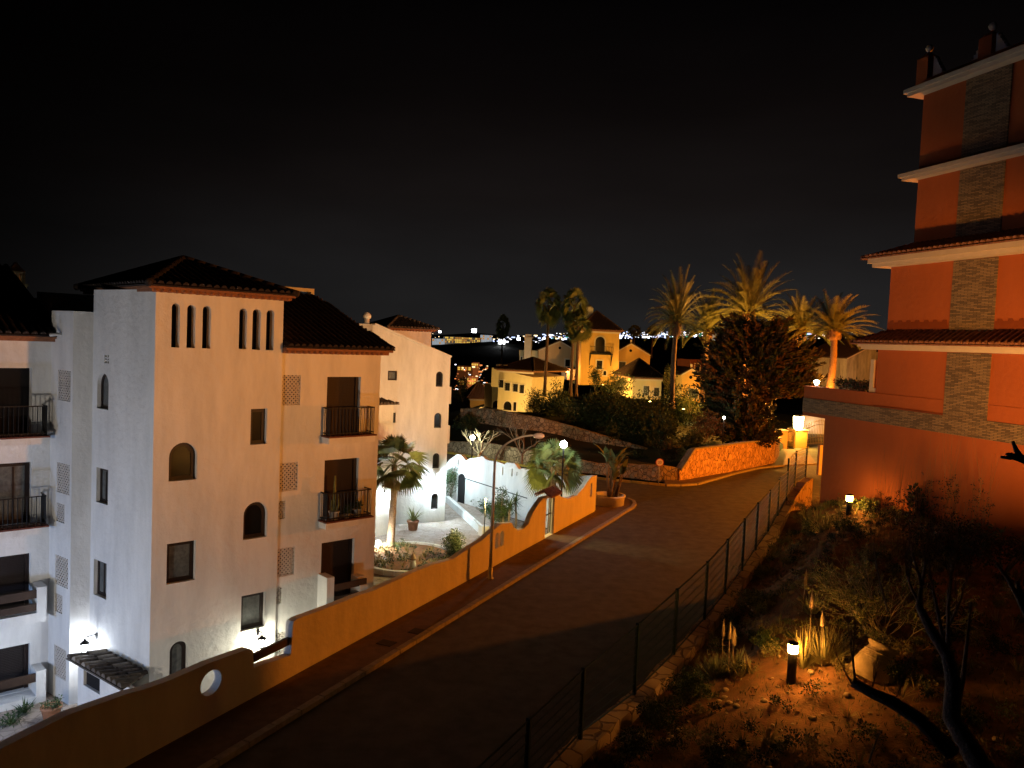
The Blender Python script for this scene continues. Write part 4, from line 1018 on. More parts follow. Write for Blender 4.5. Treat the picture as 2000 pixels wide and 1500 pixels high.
# slope bank between the two walls
# ================================================================== GATE AT THE END OF THE ROAD
def pil(x0,x1,y0,y1,label,z=0,mt=None):
    p=gz((x0+x1)/2,y1,z); w=(x1-x0)/FPX*p.y; zt=at((x0+x1)/2,y0,p.y).z; t=thing('gate_pillar',p,label,'gate pillar','gate pillars'); b=MB(); b.box((p.x,p.y+w/2,(z+zt)/2-.1),(w,w,zt-z+.2),.25); b.build('shaft',mt or m_ochre,t)
    b=MB(); b.box((p.x,p.y+w/2,zt+.05),(w*1.12,w*1.12,.12),.25); b.build('cap',m_cream,t); return t,Vector((p.x,p.y+w/2,zt+.11)),w
pil(1518,1536,842,876,'left yellow pillar of the gateway, at the end of the stone wall')
t,pt,w=pil(1548,1574,841,875,'right yellow pillar of the gateway, carrying the glaring lantern')
pil(1597,1604,872,928,'slender cream pillar in front of the gate, touching the red building',z=.0,mt=m_cream)
L=thing('pillar_lantern',pt,'big glaring yellow lantern on top of the right gate pillar','lantern'); b=MB(); b.lathe(pt,[(.3,0),(.12,.06),(.12,.14)],10); b.lathe(pt+Vector((0,0,1.41)),[(.50,0),(.44,.05),(.12,.14),(.03,.22)],8); b.build('frame',m_black,L)
b=MB(); b.lathe(pt+Vector((0,0,.14)),[(.40,0),(.52,.05),(.60,1.2),(.56,1.26)],8); b.build('glass',e_lant,L)
lamp('lamp_light',pt+Vector((-.35,-1.1,.5)),2600,(1,.58,.08),.3,L)
# pedestrian door and double iron gate
p0=gz(1536,876,0); b=MB(); 
def ironfence(a,b_,z0,h_,crown,label,n,name='iron_gate'):
    a=Vector(a); b_=Vector(b_); t=thing(name,a,label,'gate'); m=MB()
    for i in range(n+1):
        k=i/n; p=a.lerp(b_,k); hh=h_+crown*sin(pi*k); m.bar(p+Vector((0,0,z0)),p+Vector((0,0,z0+hh)),.05); m.lathe(p+Vector((0,0,z0+hh)),[(.05,0),(.07,.08),(.01,.25)],6)
    for f in (.06,.32,.86):
        for i in range(n): k=i/n;k2=(i+1)/n; m.bar(a.lerp(b_,k)+Vector((0,0,z0+(h_+crown*sin(pi*k))*f)),a.lerp(b_,k2)+Vector((0,0,z0+(h_+crown*sin(pi*k2))*f)),.06)
    m.build('bars',m_black if label.startswith('small') else mat('gilt_iron',(.30,.22,.12),.5),t); return t
ironfence((p0.x+.2,p0.y+.4,0),(p0.x+.85,p0.y+.4,0),.05,2.0,.1,'small iron side gate between the two yellow pillars',5)
ga=gz(1576,872,0); gb_=gz(1606,868,0); ironfence((ga.x,ga.y+.5,0),(gb_.x+1.2,gb_.y+.5,0),.1,2.1,.55,'double wrought iron gate with an arched top, right of the glaring lantern',16)
b=MB(); gw=at(1590,850,104); b.box((gw.x+2,gw.y,1.2),(9,.3,2.4)); b.build('garden_wall',m_white,label='pale low wall seen through the iron gate',cat='wall',loc=(gw.x,gw.y,0))
lamp('gate_floor_light',(gw.x-.5,gw.y-1.2,1.2),60,(1,.8,.5),.1)

# ================================================================== YELLOW VILLAS
def villa(name,label,F,poly,depth,mt,wins=(),eave=None,cat='house',roofmt=None,glz=None,chim=()):
    """poly: facade outline in pixels; gable if it has an apex; roof laid on its upper edges"""
    pts=[F.px(*p) for p in poly]; base=F.P((pts[0][0]+pts[1][0])/2,min(pts[0][1],pts[1][1]),0)
    t=thing(name,base,label,cat); mb=MB(); wallp(mb,F,pts,[],depth,back=True,edge=True); mb.build('wall',mt,t)
    ups=pts[2:] if len(pts)>4 else pts[2:4]
    rm=MB()
    if len(pts)==5:     # gable: right eave, apex, left eave
        for a,b in ((pts[2],pts[3]),(pts[4],pts[3])):
            d=(Vector((a[0],a[1]))-Vector((b[0],b[1]))).normalized()*.35; a=(a[0]+d.x,a[1]+d.y)
            A,B=F.P(a[0],a[1]+.05,.3),F.P(a[0],a[1]+.05,-depth-.3); Cc,D=F.P(b[0],b[1]+.05,-depth-.3),F.P(b[0],b[1]+.05,.3)
            rm.add([A,B,Cc,D]+[q+Vector((0,0,.16)) for q in (A,B,Cc,D)],[(3,2,1,0),(4,5,6,7),(0,1,5,4),(1,2,6,5),(2,3,7,6),(3,0,4,7)])
            tb=MB()
        vg=MB()
        for a,b in ((pts[2],pts[3]),(pts[4],pts[3])): vg.bar(F.P(a[0],a[1]-.05,.10),F.P(b[0],b[1]-.05,.10),.2,.2)
        ap=pts[3]; vg.box(F.P(ap[0],ap[1]+.3,0),(.25,.25,.6)); vg.build('verge',m_cream,t)
        vv=MB(); vv.lathe(F.P(ap[0],ap[1]-1.1,.01),[(.22,0),(.22,.03)],14,0,False,Matrix.Rotation(radians(90),3,'X')); vv.build('round_vent',m_void,t)
        rm.build('roof',roofmt or m_roofdark,t)
    elif eave:
        s0,s1=min(pts[2][0],pts[3][0]),max(pts[2][0],pts[3][0]); z=max(pts[2][1],pts[3][1])
        hip(t,F,s0,s1,0,-depth,z+.12,eave,ov=.5,m=roofmt or m_roofdark)
        e_=MB(); fbox(e_,F,s0-.12,s1+.12,z-.32,z-.08,-.1,.12); e_.build('cornice',m_cream,t)
    for kind,x0,x1,y0,y1 in wins:
        r_=F.arch(x0,x1,y0,y1,10) if kind=='arch' else F.rp(x0,x1,y0,y1)
        xs=[p[0] for p in r_]; zs=[p[1] for p in r_]
        sr=MB(); wallp(sr,F,inset(r_,-.16),[inset(r_,-.0)],.09,.09,back=True,edge=True); 
        w=window(F,r_,t,(glz or m_glass),-.035,.10,mull=1 if kind=='rect2' else 0); sr.build('surround',m_cream,w)
        if kind=='rect2':
            gr_=MB(); 
            for i in range(5): s=min(xs)+(max(xs)-min(xs))*i/4; gr_.bar(F.P(s,min(zs),.15),F.P(s,max(zs),.15),.04)
            for i in range(4): z=min(zs)+(max(zs)-min(zs))*i/3; gr_.bar(F.P(min(xs),z,.15),F.P(max(xs),z,.15),.04)
            gr_.build('grille',m_black,w)
    return t
m_vil=stucco('villa_yellow',(.64,.38,.11),.12); m_vilw=stucco('villa_cream',(.62,.50,.30),.12); m_vilp=stucco('villa_peach',(.60,.38,.22),.12)
# A: two-storey house
FA=Fac(gz(1030,806,1.0),radians(-58)); FA.n=FA.n if FA.n.dot(Vector((0,-1,0)))>0 else -FA.n
tA=villa('two_storey_villa','two-storey cream villa with grilled windows above black arches',FA,[(1030,806),(971,799),(975,722),(1040,737)],9,m_vilw,[('rect2',1016,1024,752,768),('rect2',1003,1012,750,765),('rect2',987,996.5,748,763),('rect2',975.5,984,742,757),('arch',984,1000,783,802),('rect',1003,1009,785,803)],eave=1.7)
FA2=Fac(FA.P(FA.px(972,780)[0],0,-.6),FA.a); FA2.n=FA.n
tv=MB(); q=FA.px(974,742); q1=FA.px(981,742); zt=FA.px(978,712)[1]
fbox(tv,FA,min(q[0],q1[0])-.3,max(q[0],q1[0])+1.2,q[1]-1,q[1]+1.6,-2.2,.0)
for a in (-.2,1.0): fbox(tv,FA,min(q[0],q1[0])+a,min(q[0],q1[0])+a+.5,q[1]+1.6,zt,-1.4,-.6)
tv.build('roof_turret',m_vilw,tA)
# A right wing wall, lit peach, facing the other way
FA3=Fac(FA.P(FA.px(1039,770)[0],0),radians(58)); FA3.n=FA3.n if FA3.n.y<0 else -FA3.n
# lower arched lodge on its left
FL=Fac(gz(955,799,.5),radians(75)); villa('arched_lodge','low yellow lodge with a black archway left of the two-storey villa',FL,[(961,752+46),(978,799),(978,752),(961,752)],5,m_vilw,[('arch',962,977,782,798)])
FD_=Fac(at(940,790,128),radians(80)); villa('low_tiled_house','small low house with a reddish tiled roof beyond the dark bushes',FD_,[(918,796),(959,796),(959,779),(918,779)],7,m_vil,[],eave=2.4,roofmt=m_tile)
# B: tower
FB_=Fac(at(1172,735,118),radians(82)); 
tB=villa('villa_tower','square orange-yellow tower with a pyramid tile roof and an arched balcony door',FB_,[(1133,752),(1207,752),(1210,648),(1136,646)],6,m_vil,[('arch',1162.5,1181,657,688),('rect',1165,1176,704,721),('arch',1178,1184,724,733)],eave=2.9,roofmt=m_tile)
b=MB(); q0=FB_.px(1152,690)[0]; q1=FB_.px(1194,690)[0]; z=FB_.px(1172,690)[1]; fbox(b,FB_,q0,q1,z-.2,z,.0,.8)
n=14
for i in range(n+1): s=q0+(q1-q0)*i/n; b.bar(FB_.P(s,z,.75),FB_.P(s,z+1,.75),.05)
b.bar(FB_.P(q0,z+1,.75),FB_.P(q1,z+1,.75),.06); 
for s in (q0,q1): b.bar(FB_.P(s,z+1,0),FB_.P(s,z+1,.75),.06); b.bar(FB_.P(s,z,0),FB_.P(s,z-1.8,0.05),.1); b.bar(FB_.P(s,z-.1,.7),FB_.P(s,z-1.2,.05),.1)
b.build('balcony',m_black,tB)
ap=FB_.P(FB_.px(1160,612)[0],FB_.px(1160,619)[1],-3); b=MB(); b.box(ap+Vector((0,0,.6)),(.9,.9,1.5),.3); b.lathe(ap+Vector((0,0,1.35)),[(.65,0),(.4,.3),(.05,.6)],8); b.build('finial_chimney',m_cream,tB)
# C: gabled hall left, with white wing and chimney
FC=Fac(at(1087,700,127),radians(84)); villa('gabled_hall','peach gabled house between the palm trunks, left of the tower',FC,[(1052,722),(1122,722),(1122,683),(1094,666),(1052,684)],10,m_vilp,[('rect',1104,1113,702,716)])
FC2=Fac(at(1034,700,128),radians(98)); tC=villa('white_wing','low white wing with a tall chimney left of the peach gable',FC2,[(1015,722),(1052,722),(1052,685),(1014,684)],6,m_vilw,[('rect',1017,1020,697,712),('rect',1036,1040,700,707)])
b=MB(); q0=FC2.px(1025,690)[0]; q1=FC2.px(1038.5,690)[0]; z0=FC2.px(1030,712)[1]; z1=FC2.px(1030,661)[1]; fbox(b,FC2,q0,q1,z0,z1,.01,1.0); fbox(b,FC2,q0-.1,q1+.1,z1,z1+.25,-.1,1.1); fbox(b,FC2,q0+.1,q1-.1,z1+.25,z1+.7,.1,.9); b.build('chimney',m_cream,tC)
FC3=Fac(at(1095,740,119),radians(84)); villa('garden_pavilion','small bright pavilion roof edge between the palm trunks under the gable',FC3,[(1108,742),(1148,742),(1148,735),(1125,722),(1106,722)],5,m_vilp,[])
# D: right gable
FD=Fac(at(1240,710,124),radians(86)); villa('right_gabled_house','ochre gabled house joined to the right side of the tower',FD,[(1208,732),(1268,732),(1270,694),(1232.5,671),(1208,684)],9,m_vil,[('rect2',1209,1221,707,722)])
# E: low house
FE2=Fac(at(1262,770,106),radians(84)); villa('low_hip_roofed_house','low yellow house with a wide dark hip roof in front of the ochre gable',FE2,[(1236,779),(1291,781),(1292,743),(1235,738)],9,m_vilw,[('rect2',1257,1267,754,771),('rect',1277,1287,757,774)],eave=2.4)
# F: small gable
FF=Fac(at(1353,760,102),radians(80)); villa('small_gabled_porch','small yellow gabled pavilion beside the dark juniper',FF,[(1331,784),(1377,786),(1377,737),(1350,720),(1331,731)],6,m_vil,[('rect2',1345,1362,760,778)])
FH=Fac(at(1360,720,116),radians(80)); villa('brick_chimney_house','small dark reddish house with one framed window far behind the palms',FH,[(1348,738),(1371,738),(1371,702),(1348,702)],5,mat('dark_red_brick',(.16,.05,.03),.9,.2,5),[('rect',1357,1366,711,730)])
# G: white house right, beyond the terrace
FG=Fac(at(1690,730,104),radians(70)); villa('pale_stained_house','pale stained gable house seen between the palm and the red building',FG,[(1654,762),(1745,764),(1745,700),(1714,668),(1654,699)],8,stucco('stained_white',(.45,.42,.34),.6),[])
# uplights in the villa garden (garden spots at the foot of the facades)
def spot(px,py,Y,pw_,col,label,dz=.0,dirv=None,group='garden spotlights at the villas'):
    p=at(px,py,Y); t=thing('garden_spotlight',p,label,'garden light',group); b=MB(); b.lathe(p+Vector((0,0,-.35)),[(.03,0),(.03,.2),(.12,.25),(.16,.4)],10); b.build('housing',m_black,t)
    b=MB(); b.lathe(p+Vector((0,0,.05)),[(.14,0),(.14,.02)],10); b.build('lens',e_warm,t); lamp('lamp_light',p+Vector((0,-.3,.35)),pw_,col,.2,t)
YW=(1,.60,.16)
spot(1008,812,101,3400,(1,.62,.17),'garden spotlight in front of the two-storey villa')
spot(968,803,103,420,(1,.66,.20),'garden spotlight at the black archway of the lodge')
spot(1178,752,109,3300,(1,.52,.09),'garden spotlight at the foot of the tower')
spot(1105,727,119,800,(1,.46,.16),'garden spotlight under the peach gable')
spot(1236,734,117,900,(1,.52,.12),'garden spotlight before the ochre gable')
spot(1270,785,100,800,(1,.72,.26),'garden spotlight before the low hip roofed house')
spot(1352,792,96,650,(1,.75,.22),'garden spotlight before the small gabled pavilion')
spot(940,800,122,260,(1,.5,.12),'garden spotlight at the low tiled house')
spot(1030,727,121,400,(.9,1,.8),'garden spotlight at the white wing')
spot(1335,800,84,330,(1,.62,.14),'garden spotlight at the foot of the thick dark date palm')
spot(1385,800,92,300,(1,.62,.14),'garden spotlight at the foot of the date palm beside the juniper')
spot(1612,772,59,900,(1,.34,.04),'added garden spotlight hidden behind the red terrace at the foot of the lone orange palm')  # added uplight that brightens the lone palm
spot(1665,757,98,140,(1,.85,.6),'garden spotlight below the pale stained house')

# ================================================================== CITY BEYOND
cb=[(858,960,654,672,'long floodlit apartment block on the far hill',e_win,0),]
def farblock(x0,x1,y0,y1,Y,label,mt,cols,rows,warm=e_win,ends=True):
    F=Fac(at((x0+x1)/2,y1,Y),radians(90)); F.n=Vector((0,-1,0)); a,b,z0,z1=F.rect(x0,x1,y0,y1); t=thing('apartment_block',F.P((a+b)/2,z0-3),label,'building','far apartment blocks'); m=MB(); wallp(m,F,rectp(a,b,z0-4,z1),[],12,back=True,edge=True); m.build('wall',mt,t)
    w=MB(); dw=(b-a)/cols; dh=(z1-z0)/rows
    for i in range(cols):
        for j in range(rows):
            if random.random()<.22: continue
            fbox(w,F,a+dw*(i+.15),a+dw*(i+.8),z0+dh*(j+.15),z0+dh*(j+.85),0,.12,random.choice((0,0,1)))
    w.build('lit_windows',[warm,mat('dim_lit_window',(1,.5,.1),.5,emit=(1,.42,.06),estr=.45)],t)
m_fw=mat('far_plaster_glow',(.5,.45,.4),.9,emit=(.7,.5,.25),estr=.06); m_fw2=mat('floodlit_plaster_glow',(.6,.6,.6),.9,emit=(.75,.82,.9),estr=.33)  # plaster emits a little, in place of lamplight on the walls
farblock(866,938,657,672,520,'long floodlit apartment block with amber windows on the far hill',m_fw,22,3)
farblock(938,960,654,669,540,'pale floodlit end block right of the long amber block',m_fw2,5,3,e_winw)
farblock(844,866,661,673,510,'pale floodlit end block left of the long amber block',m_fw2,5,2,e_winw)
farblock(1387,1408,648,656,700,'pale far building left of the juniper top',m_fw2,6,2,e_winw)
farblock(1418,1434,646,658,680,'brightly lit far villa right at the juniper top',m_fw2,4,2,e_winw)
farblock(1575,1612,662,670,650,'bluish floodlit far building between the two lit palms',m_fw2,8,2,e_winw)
cl=MB()
def lights(n,x0,x1,y0,y1,Y0,Y1,s0,s1,pal,flat=2.2,edge=None):
    for i in range(n):
        x=random.uniform(x0,x1); y=random.uniform(y0,y1); Y=random.uniform(Y0,Y1); p=at(x,y,Y); s=random.uniform(s0,s1)*random.choice((.35,.5,.5,1))*Y/600
        cl.box(p,(s*random.uniform(.8,flat),s,s*random.uniform(.5,.9)),random.uniform(0,1.5),random.choice(pal))
lights(44,960,1065,655,670,560,760,.5,1.5,(0,1,1,0,2))
lights(80,1060,1135,651,663,600,800,.5,1.7,(0,1,2,2,0,4))
lights(130,1205,1300,648,661,600,800,.5,1.8,(0,0,1,1,2))
lights(120,1300,1440,648,659,600,800,.5,1.6,(0,0,1,2,1,4))
lights(40,1565,1625,652,664,600,800,.5,1.6,(0,0,1,2,4))
lights(85,888,952,712,762,230,330,.4,1.5,(3,3,3,3,2,2,0,3),2.6)
lights(9,905,925,738,760,230,300,.8,1.7,(3,3,2),2.6)
lights(6,840,860,650,668,600,700,.6,1.2,(0,2))
lights(14,1620,1760,660,672,500,600,.3,.7,(0,2))
cl.build('city_lights',e_city,label='scattered lights of the distant town',cat='city lights',kind='stuff')
for x,y,Y,s,k,lab in ((980,667,420,1.7,0,'very bright white square light beside the thin palm trunk'),(926,646,500,1.5,0,'bright white floodlight above the long amber block'),(1013,662,480,1.0,0,'bright white light left of the chimney on the far hill'),(859,648,520,.8,0,'lone white light over the left end of the far hill')):
    p=at(x,y,Y); t=thing('floodlight',(p.x,p.y,p.z-9),lab,'floodlight','far floodlights'); b=MB(); b.bar((p.x,p.y,p.z-9),p,.25); b.build('mast',m_black,t); b=MB(); b.box(p,(s*2,.4,s*1.6)); b.box(p+Vector((0,-.3,0)),(s*1.7,.3,.15)); b.build('lamp_head',mat('floodlight_white',(1,1,1),.5,emit=(.95,.97,1),estr=8) if not bpy.data.materials.get('floodlight_white') else bpy.data.materials['floodlight_white'],t)
# town houses in the valley on the left
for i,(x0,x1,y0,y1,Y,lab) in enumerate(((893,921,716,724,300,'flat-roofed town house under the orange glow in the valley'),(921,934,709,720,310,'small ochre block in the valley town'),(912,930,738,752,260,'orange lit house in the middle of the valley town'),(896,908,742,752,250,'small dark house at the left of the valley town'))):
    farblock(x0,x1,y0,y1,Y,lab,mat('town_plaster_glow_%s'%'abcd'[i],(.4,.2,.1),.9,emit=(1,.25,.06),estr=(.05,.16,.3,.04)[i]),4,2)  # wall emission stands in for the town's orange light

# ================================================================== TREES AROUND THE VILLAS
DP=date_palm(6.6,4.3,64,.36)
proto=plant_from(DP,'date_palm',(0,0,0),'x','palm tree','date palms')
def put(proto,loc,label,rz,sx,sz=None,crown=None):
    c=copy_tree(proto) if proto.get('used') else proto
    proto['used']=1
    if 'used' in c and c is not proto: del c['used']
    c.location=loc; c.rotation_euler=(0,0,rz); c.scale=(sx,sx,sz or sx); c['label']=label; return c
def palm_at(proto,cx,cy,by,Y,label,rz,wpx,h0,R0_,x_base=None):
    """crown centre pixel, base pixel height, depth"""
    top=at(cx,cy,Y); z0=at(cx,by,Y).z; sx=(wpx/2/FPX*Y)/R0_; 
    return put(proto,(top.x,top.y,z0),label,rz,sx,(top.z-z0)/h0)
palm_at(proto,1628,638,765,60,'date palm lit bright orange from below, standing alone beside the red building',.3,180,7.2,4.3)
palm_at(proto,1568,640,765,84,'date palm half hidden behind the juniper, left of the brightest orange one',1.9,156,7.2,4.3)
palm_at(proto,1465,603,790,85,'tallest date palm, rising straight out of the juniper top',3.1,198,7.2,4.3)
palm_at(proto,1321,622,800,80,'dark date palm with the thickest trunk, in front of the small gabled pavilion',4.0,128,7.2,4.3)
palm_at(proto,1379,640,780,90,'date palm between the thick dark palm and the juniper',5.2,122,7.2,4.3)
if 'used' in proto: del proto['used']
for o in bpy.data.objects:
    if 'used' in o: del o['used']
FPm=fan_palm(12,2.4,46,.2,26,-70); fproto=plant_from(FPm,'washington_palm',(0,0,0),'x','palm tree','tall thin fan palms')
def palm_f(cx,cy,by,Y,label,rz,wpx):
    top=at(cx,cy,Y); z0=at(cx,by,Y).z; s=(wpx/2/FPX*Y)/2.5; put(fproto,(top.x,top.y,z0),label,rz,s,(top.z-z0)/12)
palm_f(1071,596,775,98,'left of the two tall fan palms in front of the peach gable',0,56)
palm_f(1122,596,775,97,'upper crown of the pair of fan palms by the tower, leaning over its neighbour',1,56)
palm_f(1131,638,775,94,'lower fan palm crown overlapping the left edge of the tower roof',2,58)
palm_f(983,637,760,150,'small lone fan palm with a thin trunk far left, above the two-storey villa',3,30)
palm_f(1240,645,700,165,'tiny far fan palm just right of the tower roof',4,28)
palm_f(1275,645,700,168,'tiny far fan palm between the tower and the thick dark palm',5,26)
for o in bpy.data.objects:
    if 'used' in o: del o['used']
# ring of small yucca near the terrace
yp=at(1598,742,58); yucca((yp.x,yp.y,yp.z-2.2),2.2,'small pale yucca lit from below beside the red terrace end',L=.75,n=46,mt=m_leafy)
# big juniper
jc=at(1476,745,74.5); jz=at(1476,868,74.5).z
jt=thing('juniper_tree',(jc.x,jc.y,jz-1),'huge feathery dark juniper filling the corner above the orange stone wall','tree')
tb=MB(); tb.tube([(jc.x,jc.y,jz-1),(jc.x+.3,jc.y,jz+3),(jc.x-.2,jc.y,jz+7)],[.45,.35,.12],8); 
fb=MB(); Rj=5.35; Hh=at(1482,628,74.5).z-jz
for i in range(1300):
    t_=random.random(); a=random.uniform(0,2*pi); 
    prof_=(.58+.95*t_ if t_<.42 else .98) if t_<.55 else max(.05,(1-(t_-.55)/.45)**.5)*.98
    r_=Rj*prof_*random.uniform(.55,1.0)*(1+.13*sin(3*a+5*t_)+.08*sin(7*a-9*t_)); b0=Vector((jc.x+cos(a)*r_*.82,jc.y+sin(a)*r_*.7,jz+.1+Hh*t_*.95)); 
    d=Vector((cos(a),sin(a),random.uniform(.1,.9))).normalized(); L=random.choice((.8,1.1,1.4,2.3))
    spx=1000+FPX*(b0-CAM).dot(RX)/(b0-CAM).dot(FW); spy=750-FPX*(b0-CAM).dot(UX)/(b0-CAM).dot(FW)
    if spx>1500 and spy>775: continue
    smi=random.choice((0,0,0,1,1,2))
    for j in range(44):
        k=random.random(); p=b0+d*L*k+rnd3()*.32*(1-k*.6); leafquad(fb,p,(d+rnd3()*.7),random.uniform(.3,.6),.15,smi if random.random()<.8 else random.choice((0,1,2)))
    tb.bar(Vector((jc.x,jc.y,b0.z-.6)),b0+d*L*.5,.035)
tb.build('trunk',m_bark,jt); fb.build('foliage',[m_leafd,mat('juniper_brown',(.055,.045,.022),.8),mat('juniper_rust',(.085,.048,.022),.8)],jt)
# hedge and shrubs between wall and villas
def bush_at(name,px,py,Y,wpx,hpx,n,size,label,m=None,m2=None,clumps=14,cat='shrub',group=None,dep=None):
    c=at(px,py,Y); w=wpx/2/FPX*Y; hh=hpx/2/FPX*Y; return bush(name,c,(w,dep or w,hh),n,size,label,cat,m,m2,group,clumps)
bush_at('hedge',1175,808,81,160,140,7000,.32,'dark hedge mass left of centre, behind the retaining wall top',m_leafd,m_leaf,30,cat='hedge',dep=2.5)
bush_at('hedge',1262,828,77,165,150,7000,.32,'dark hedge mass right of centre, below the low hip roofed house',m_leafd,m_leaf,30,cat='hedge',dep=2.5)
bush_at('hedge',1330,800,90,110,100,4000,.3,'dark hedge mass under the small gabled pavilion',m_leafd,m_leafd,24,cat='hedge',dep=2.5)
bush_at('round_tree',1046,788,92,52,62,3200,.2,'round dense dark tree in front of the two-storey villa',m_leafd,m_leaf,40,cat='tree')
bush_at('garden_tree',1090,775,96,60,70,2200,.25,'olive tree standing between the round dark tree and the palm trunks',m_leaf,m_leafy,20,cat='tree')
bush_at('garden_tree',1205,750,104,80,50,2400,.25,'light green shrubbery glowing at the foot of the tower',m_leafy,m_leaf,20,cat='tree')
bush_at('cypress',1163,735,106,26,56,1500,.2,'pointed dark cypress before the tower door',m_leafd,m_leaf,14,cat='tree')
bush_at('ivy_clad_trunk',1306,745,92,30,74,2000,.2,'column of ivy beside the thick dark palm trunk',m_leafd,m_leafy,18,cat='tree')
bush_at('garden_tree',1345,790,88,50,40,1600,.22,'bright yellow-green bush lit by the spotlight at the small gabled pavilion',m_leafy,m_leaf,14,cat='shrub')
bush_at('red_leaved_shrub',1378,832,72,88,70,3600,.16,'open reddish-brown shrub left of the juniper',mat('reddish_leaf',(.10,.055,.03),.7),m_leafd,26)
bush_at('red_leaved_shrub',1310,880,66,56,62,2200,.16,'dark shrub leaning over the low wall behind the road sign',m_leafd,mat('reddish_leaf_dark',(.07,.04,.02),.7),18)
bush_at('hedge',1290,835,73,90,70,3400,.28,'dark rounded bush just left of the reddish-brown shrub above the low wall',m_leafd,m_leaf,22,cat='hedge',dep=2.0)
bush_at('hedge',1350,860,69.5,60,40,2000,.22,'dark clump hugging the left end of the orange stone wall top',m_leafd,m_leafd,16,cat='hedge',dep=1.2)
bush_at('hedge',1225,870,74.6,90,50,2600,.28,'dark scrub swallowing the right end of the long retaining wall',m_leafd,m_leafd,18,cat='hedge',dep=1.0)
bush_at('hedge',1085,800,86,90,60,3000,.28,'dark shrubbery along the top of the retaining wall below the olive tree',m_leafd,m_leaf,20,cat='hedge',dep=2.0)
bush_at('dark_tree',905,760,130,46,50,1500,.3,'dark tree at the left end of the valley town lights',m_leafd,m_leafd,14,cat='tree')
bush_at('dark_tree',960,870,76,60,60,1800,.28,'dark shrub below the retaining wall behind the first globe lamp',m_leafd,m_leaf,16,cat='shrub')
bush_at('dark_tree',915,830,82,60,60,1800,.28,'dark bush at the far left beside the gabled building',m_leafd,m_leaf,16,cat='shrub')
bush_at('dark_tree',1120,905,69,110,44,2600,.25,'low dark shrubs between the leaning palm and the retaining wall',m_leafd,m_leaf,18,cat='shrub')
bush_at('dark_tree',1240,900,68,90,50,2600,.25,'low dark shrubs behind the low stone wall and the planter',m_leafd,m_leaf,18,cat='shrub')
lw_=at(1400,862,68); b=MB(); 
for i in range(2500):
    p=at(random.uniform(1375,1420),random.uniform(856,864),68+random.uniform(-1,4)); leafquad(b,Vector((p.x,p.y,hz(p.x,p.y)+.02)),Vector((0,0,1))+rnd3()*.5,.12,.03)
b.build('lawn_patch',m_leaf,kind='stuff',label='lit patch of lawn behind the stone wall',cat='lawn')
# bright garden lamp left of the juniper
p=at(1414,816,70); t=thing('globe_lamp',(p.x,p.y,1),'small white lamp shining through the reddish shrub left of the juniper','lamp post','globe lamps'); b=MB(); b.tube([(p.x,p.y,1),p],.04,6); b.build('post',m_black,t); b=MB(); b.lathe(p,[(.03,-.13),(.13,0),(.03,.13)],10); b.build('globe',e_white,t); lamp('lamp_light',p+Vector((0,-.3,.2)),40,(1,.8,.55),.1,t)
# bare pale trees behind the courtyard wall
def bare(loc,h_,label,r=.12,lev=3,mt=None,spread=.9):
    t=thing('bare_tree',loc,label,'tree'); s=MB(); loc=Vector(loc); s.tube([loc,loc+Vector((.05,0,h_*.45))],[r,r*.8],7); 
    for k in range(4):
        a=k*1.6+.4; twigs(s,loc+Vector((.05,0,h_*.42)),Vector((cos(a)*.8,sin(a)*.8,.9)),h_*.5,r*.6,lev-1,spread,3,.3,.06)
    s.build('branches',mt or m_bark,t); return t
q=at(934,890,68); bare((q.x,q.y,q.z-1.0),2.6,'pale leafless pollarded tree lit by the left globe lamp',.16,3,mat('pale_bark',(.42,.34,.22),.9,.3,8,.6,30))
q=at(1018,895,67); bare((q.x,q.y,q.z-1.2),3.6,'grey leafless tree behind the curved arm of the street lamp',.13,4)

# ================================================================== RED BUILDING
FR=Fac(at(1740,680,28),radians(-16.49)); FR.n=FR.n if FR.n.x<0 else -FR.n
SR=-19
def sx(x,y): return FR.px(x,y)[0]
def zx(x,y): return FR.px(x,y)[1]
rb=thing('red_building',FR.P(0,5,0),'tall brick-red building with stacked cornices, tile ledges and stepped merlons, on the right','building')
s0e=sx(1606,900); zband0=zx(1608,817); zpar=zx(1650,763.5); s1e=sx(1712,730); ze1=zx(1712,683); s2e=sx(1737,580); ze2=zx(1742,522); s3e=sx(1790,400); ze3=zx(1792,352); ze4=zx(1806,186); s_par=sx(1569,790)
mb=MB(); TH_=8
fbox(mb,FR,SR,s0e,1.0,zband0,-TH_,0); fbox(mb,FR,SR,s_par,zband0,zpar-.0,-.25,0); fbox(mb,FR,SR,s1e,zband0,zpar,-TH_,-.26)
fbox(mb,FR,SR,s1e,zpar,ze1,-TH_,0); fbox(mb,FR,SR,s2e,ze1,ze2,-TH_,0); fbox(mb,FR,SR,s3e,ze2,ze4,-TH_,0)
mb.build('wall',m_red,rb)
# terrace floor, coping and slim white post
mb=MB(); fbox(mb,FR,s1e,s_par,zband0,zband0+.1,-7,-.26); mb.build('terrace_floor',m_side,rb)
mb=MB(); fbox(mb,FR,SR,s_par+.03,zpar,zpar+.04,-.28,.03); mb.build('parapet_coping',m_red,rb)
q=sx(1700,735); mb=MB(); fbox(mb,FR,q-.09,q+.09,zpar+.04,zx(1700,702),-.22,-.05); fbox(mb,FR,q-.45,q-.1,zpar+.04,zpar+.22,-.22,-.05); mb.build('white_post',m_cream,rb)
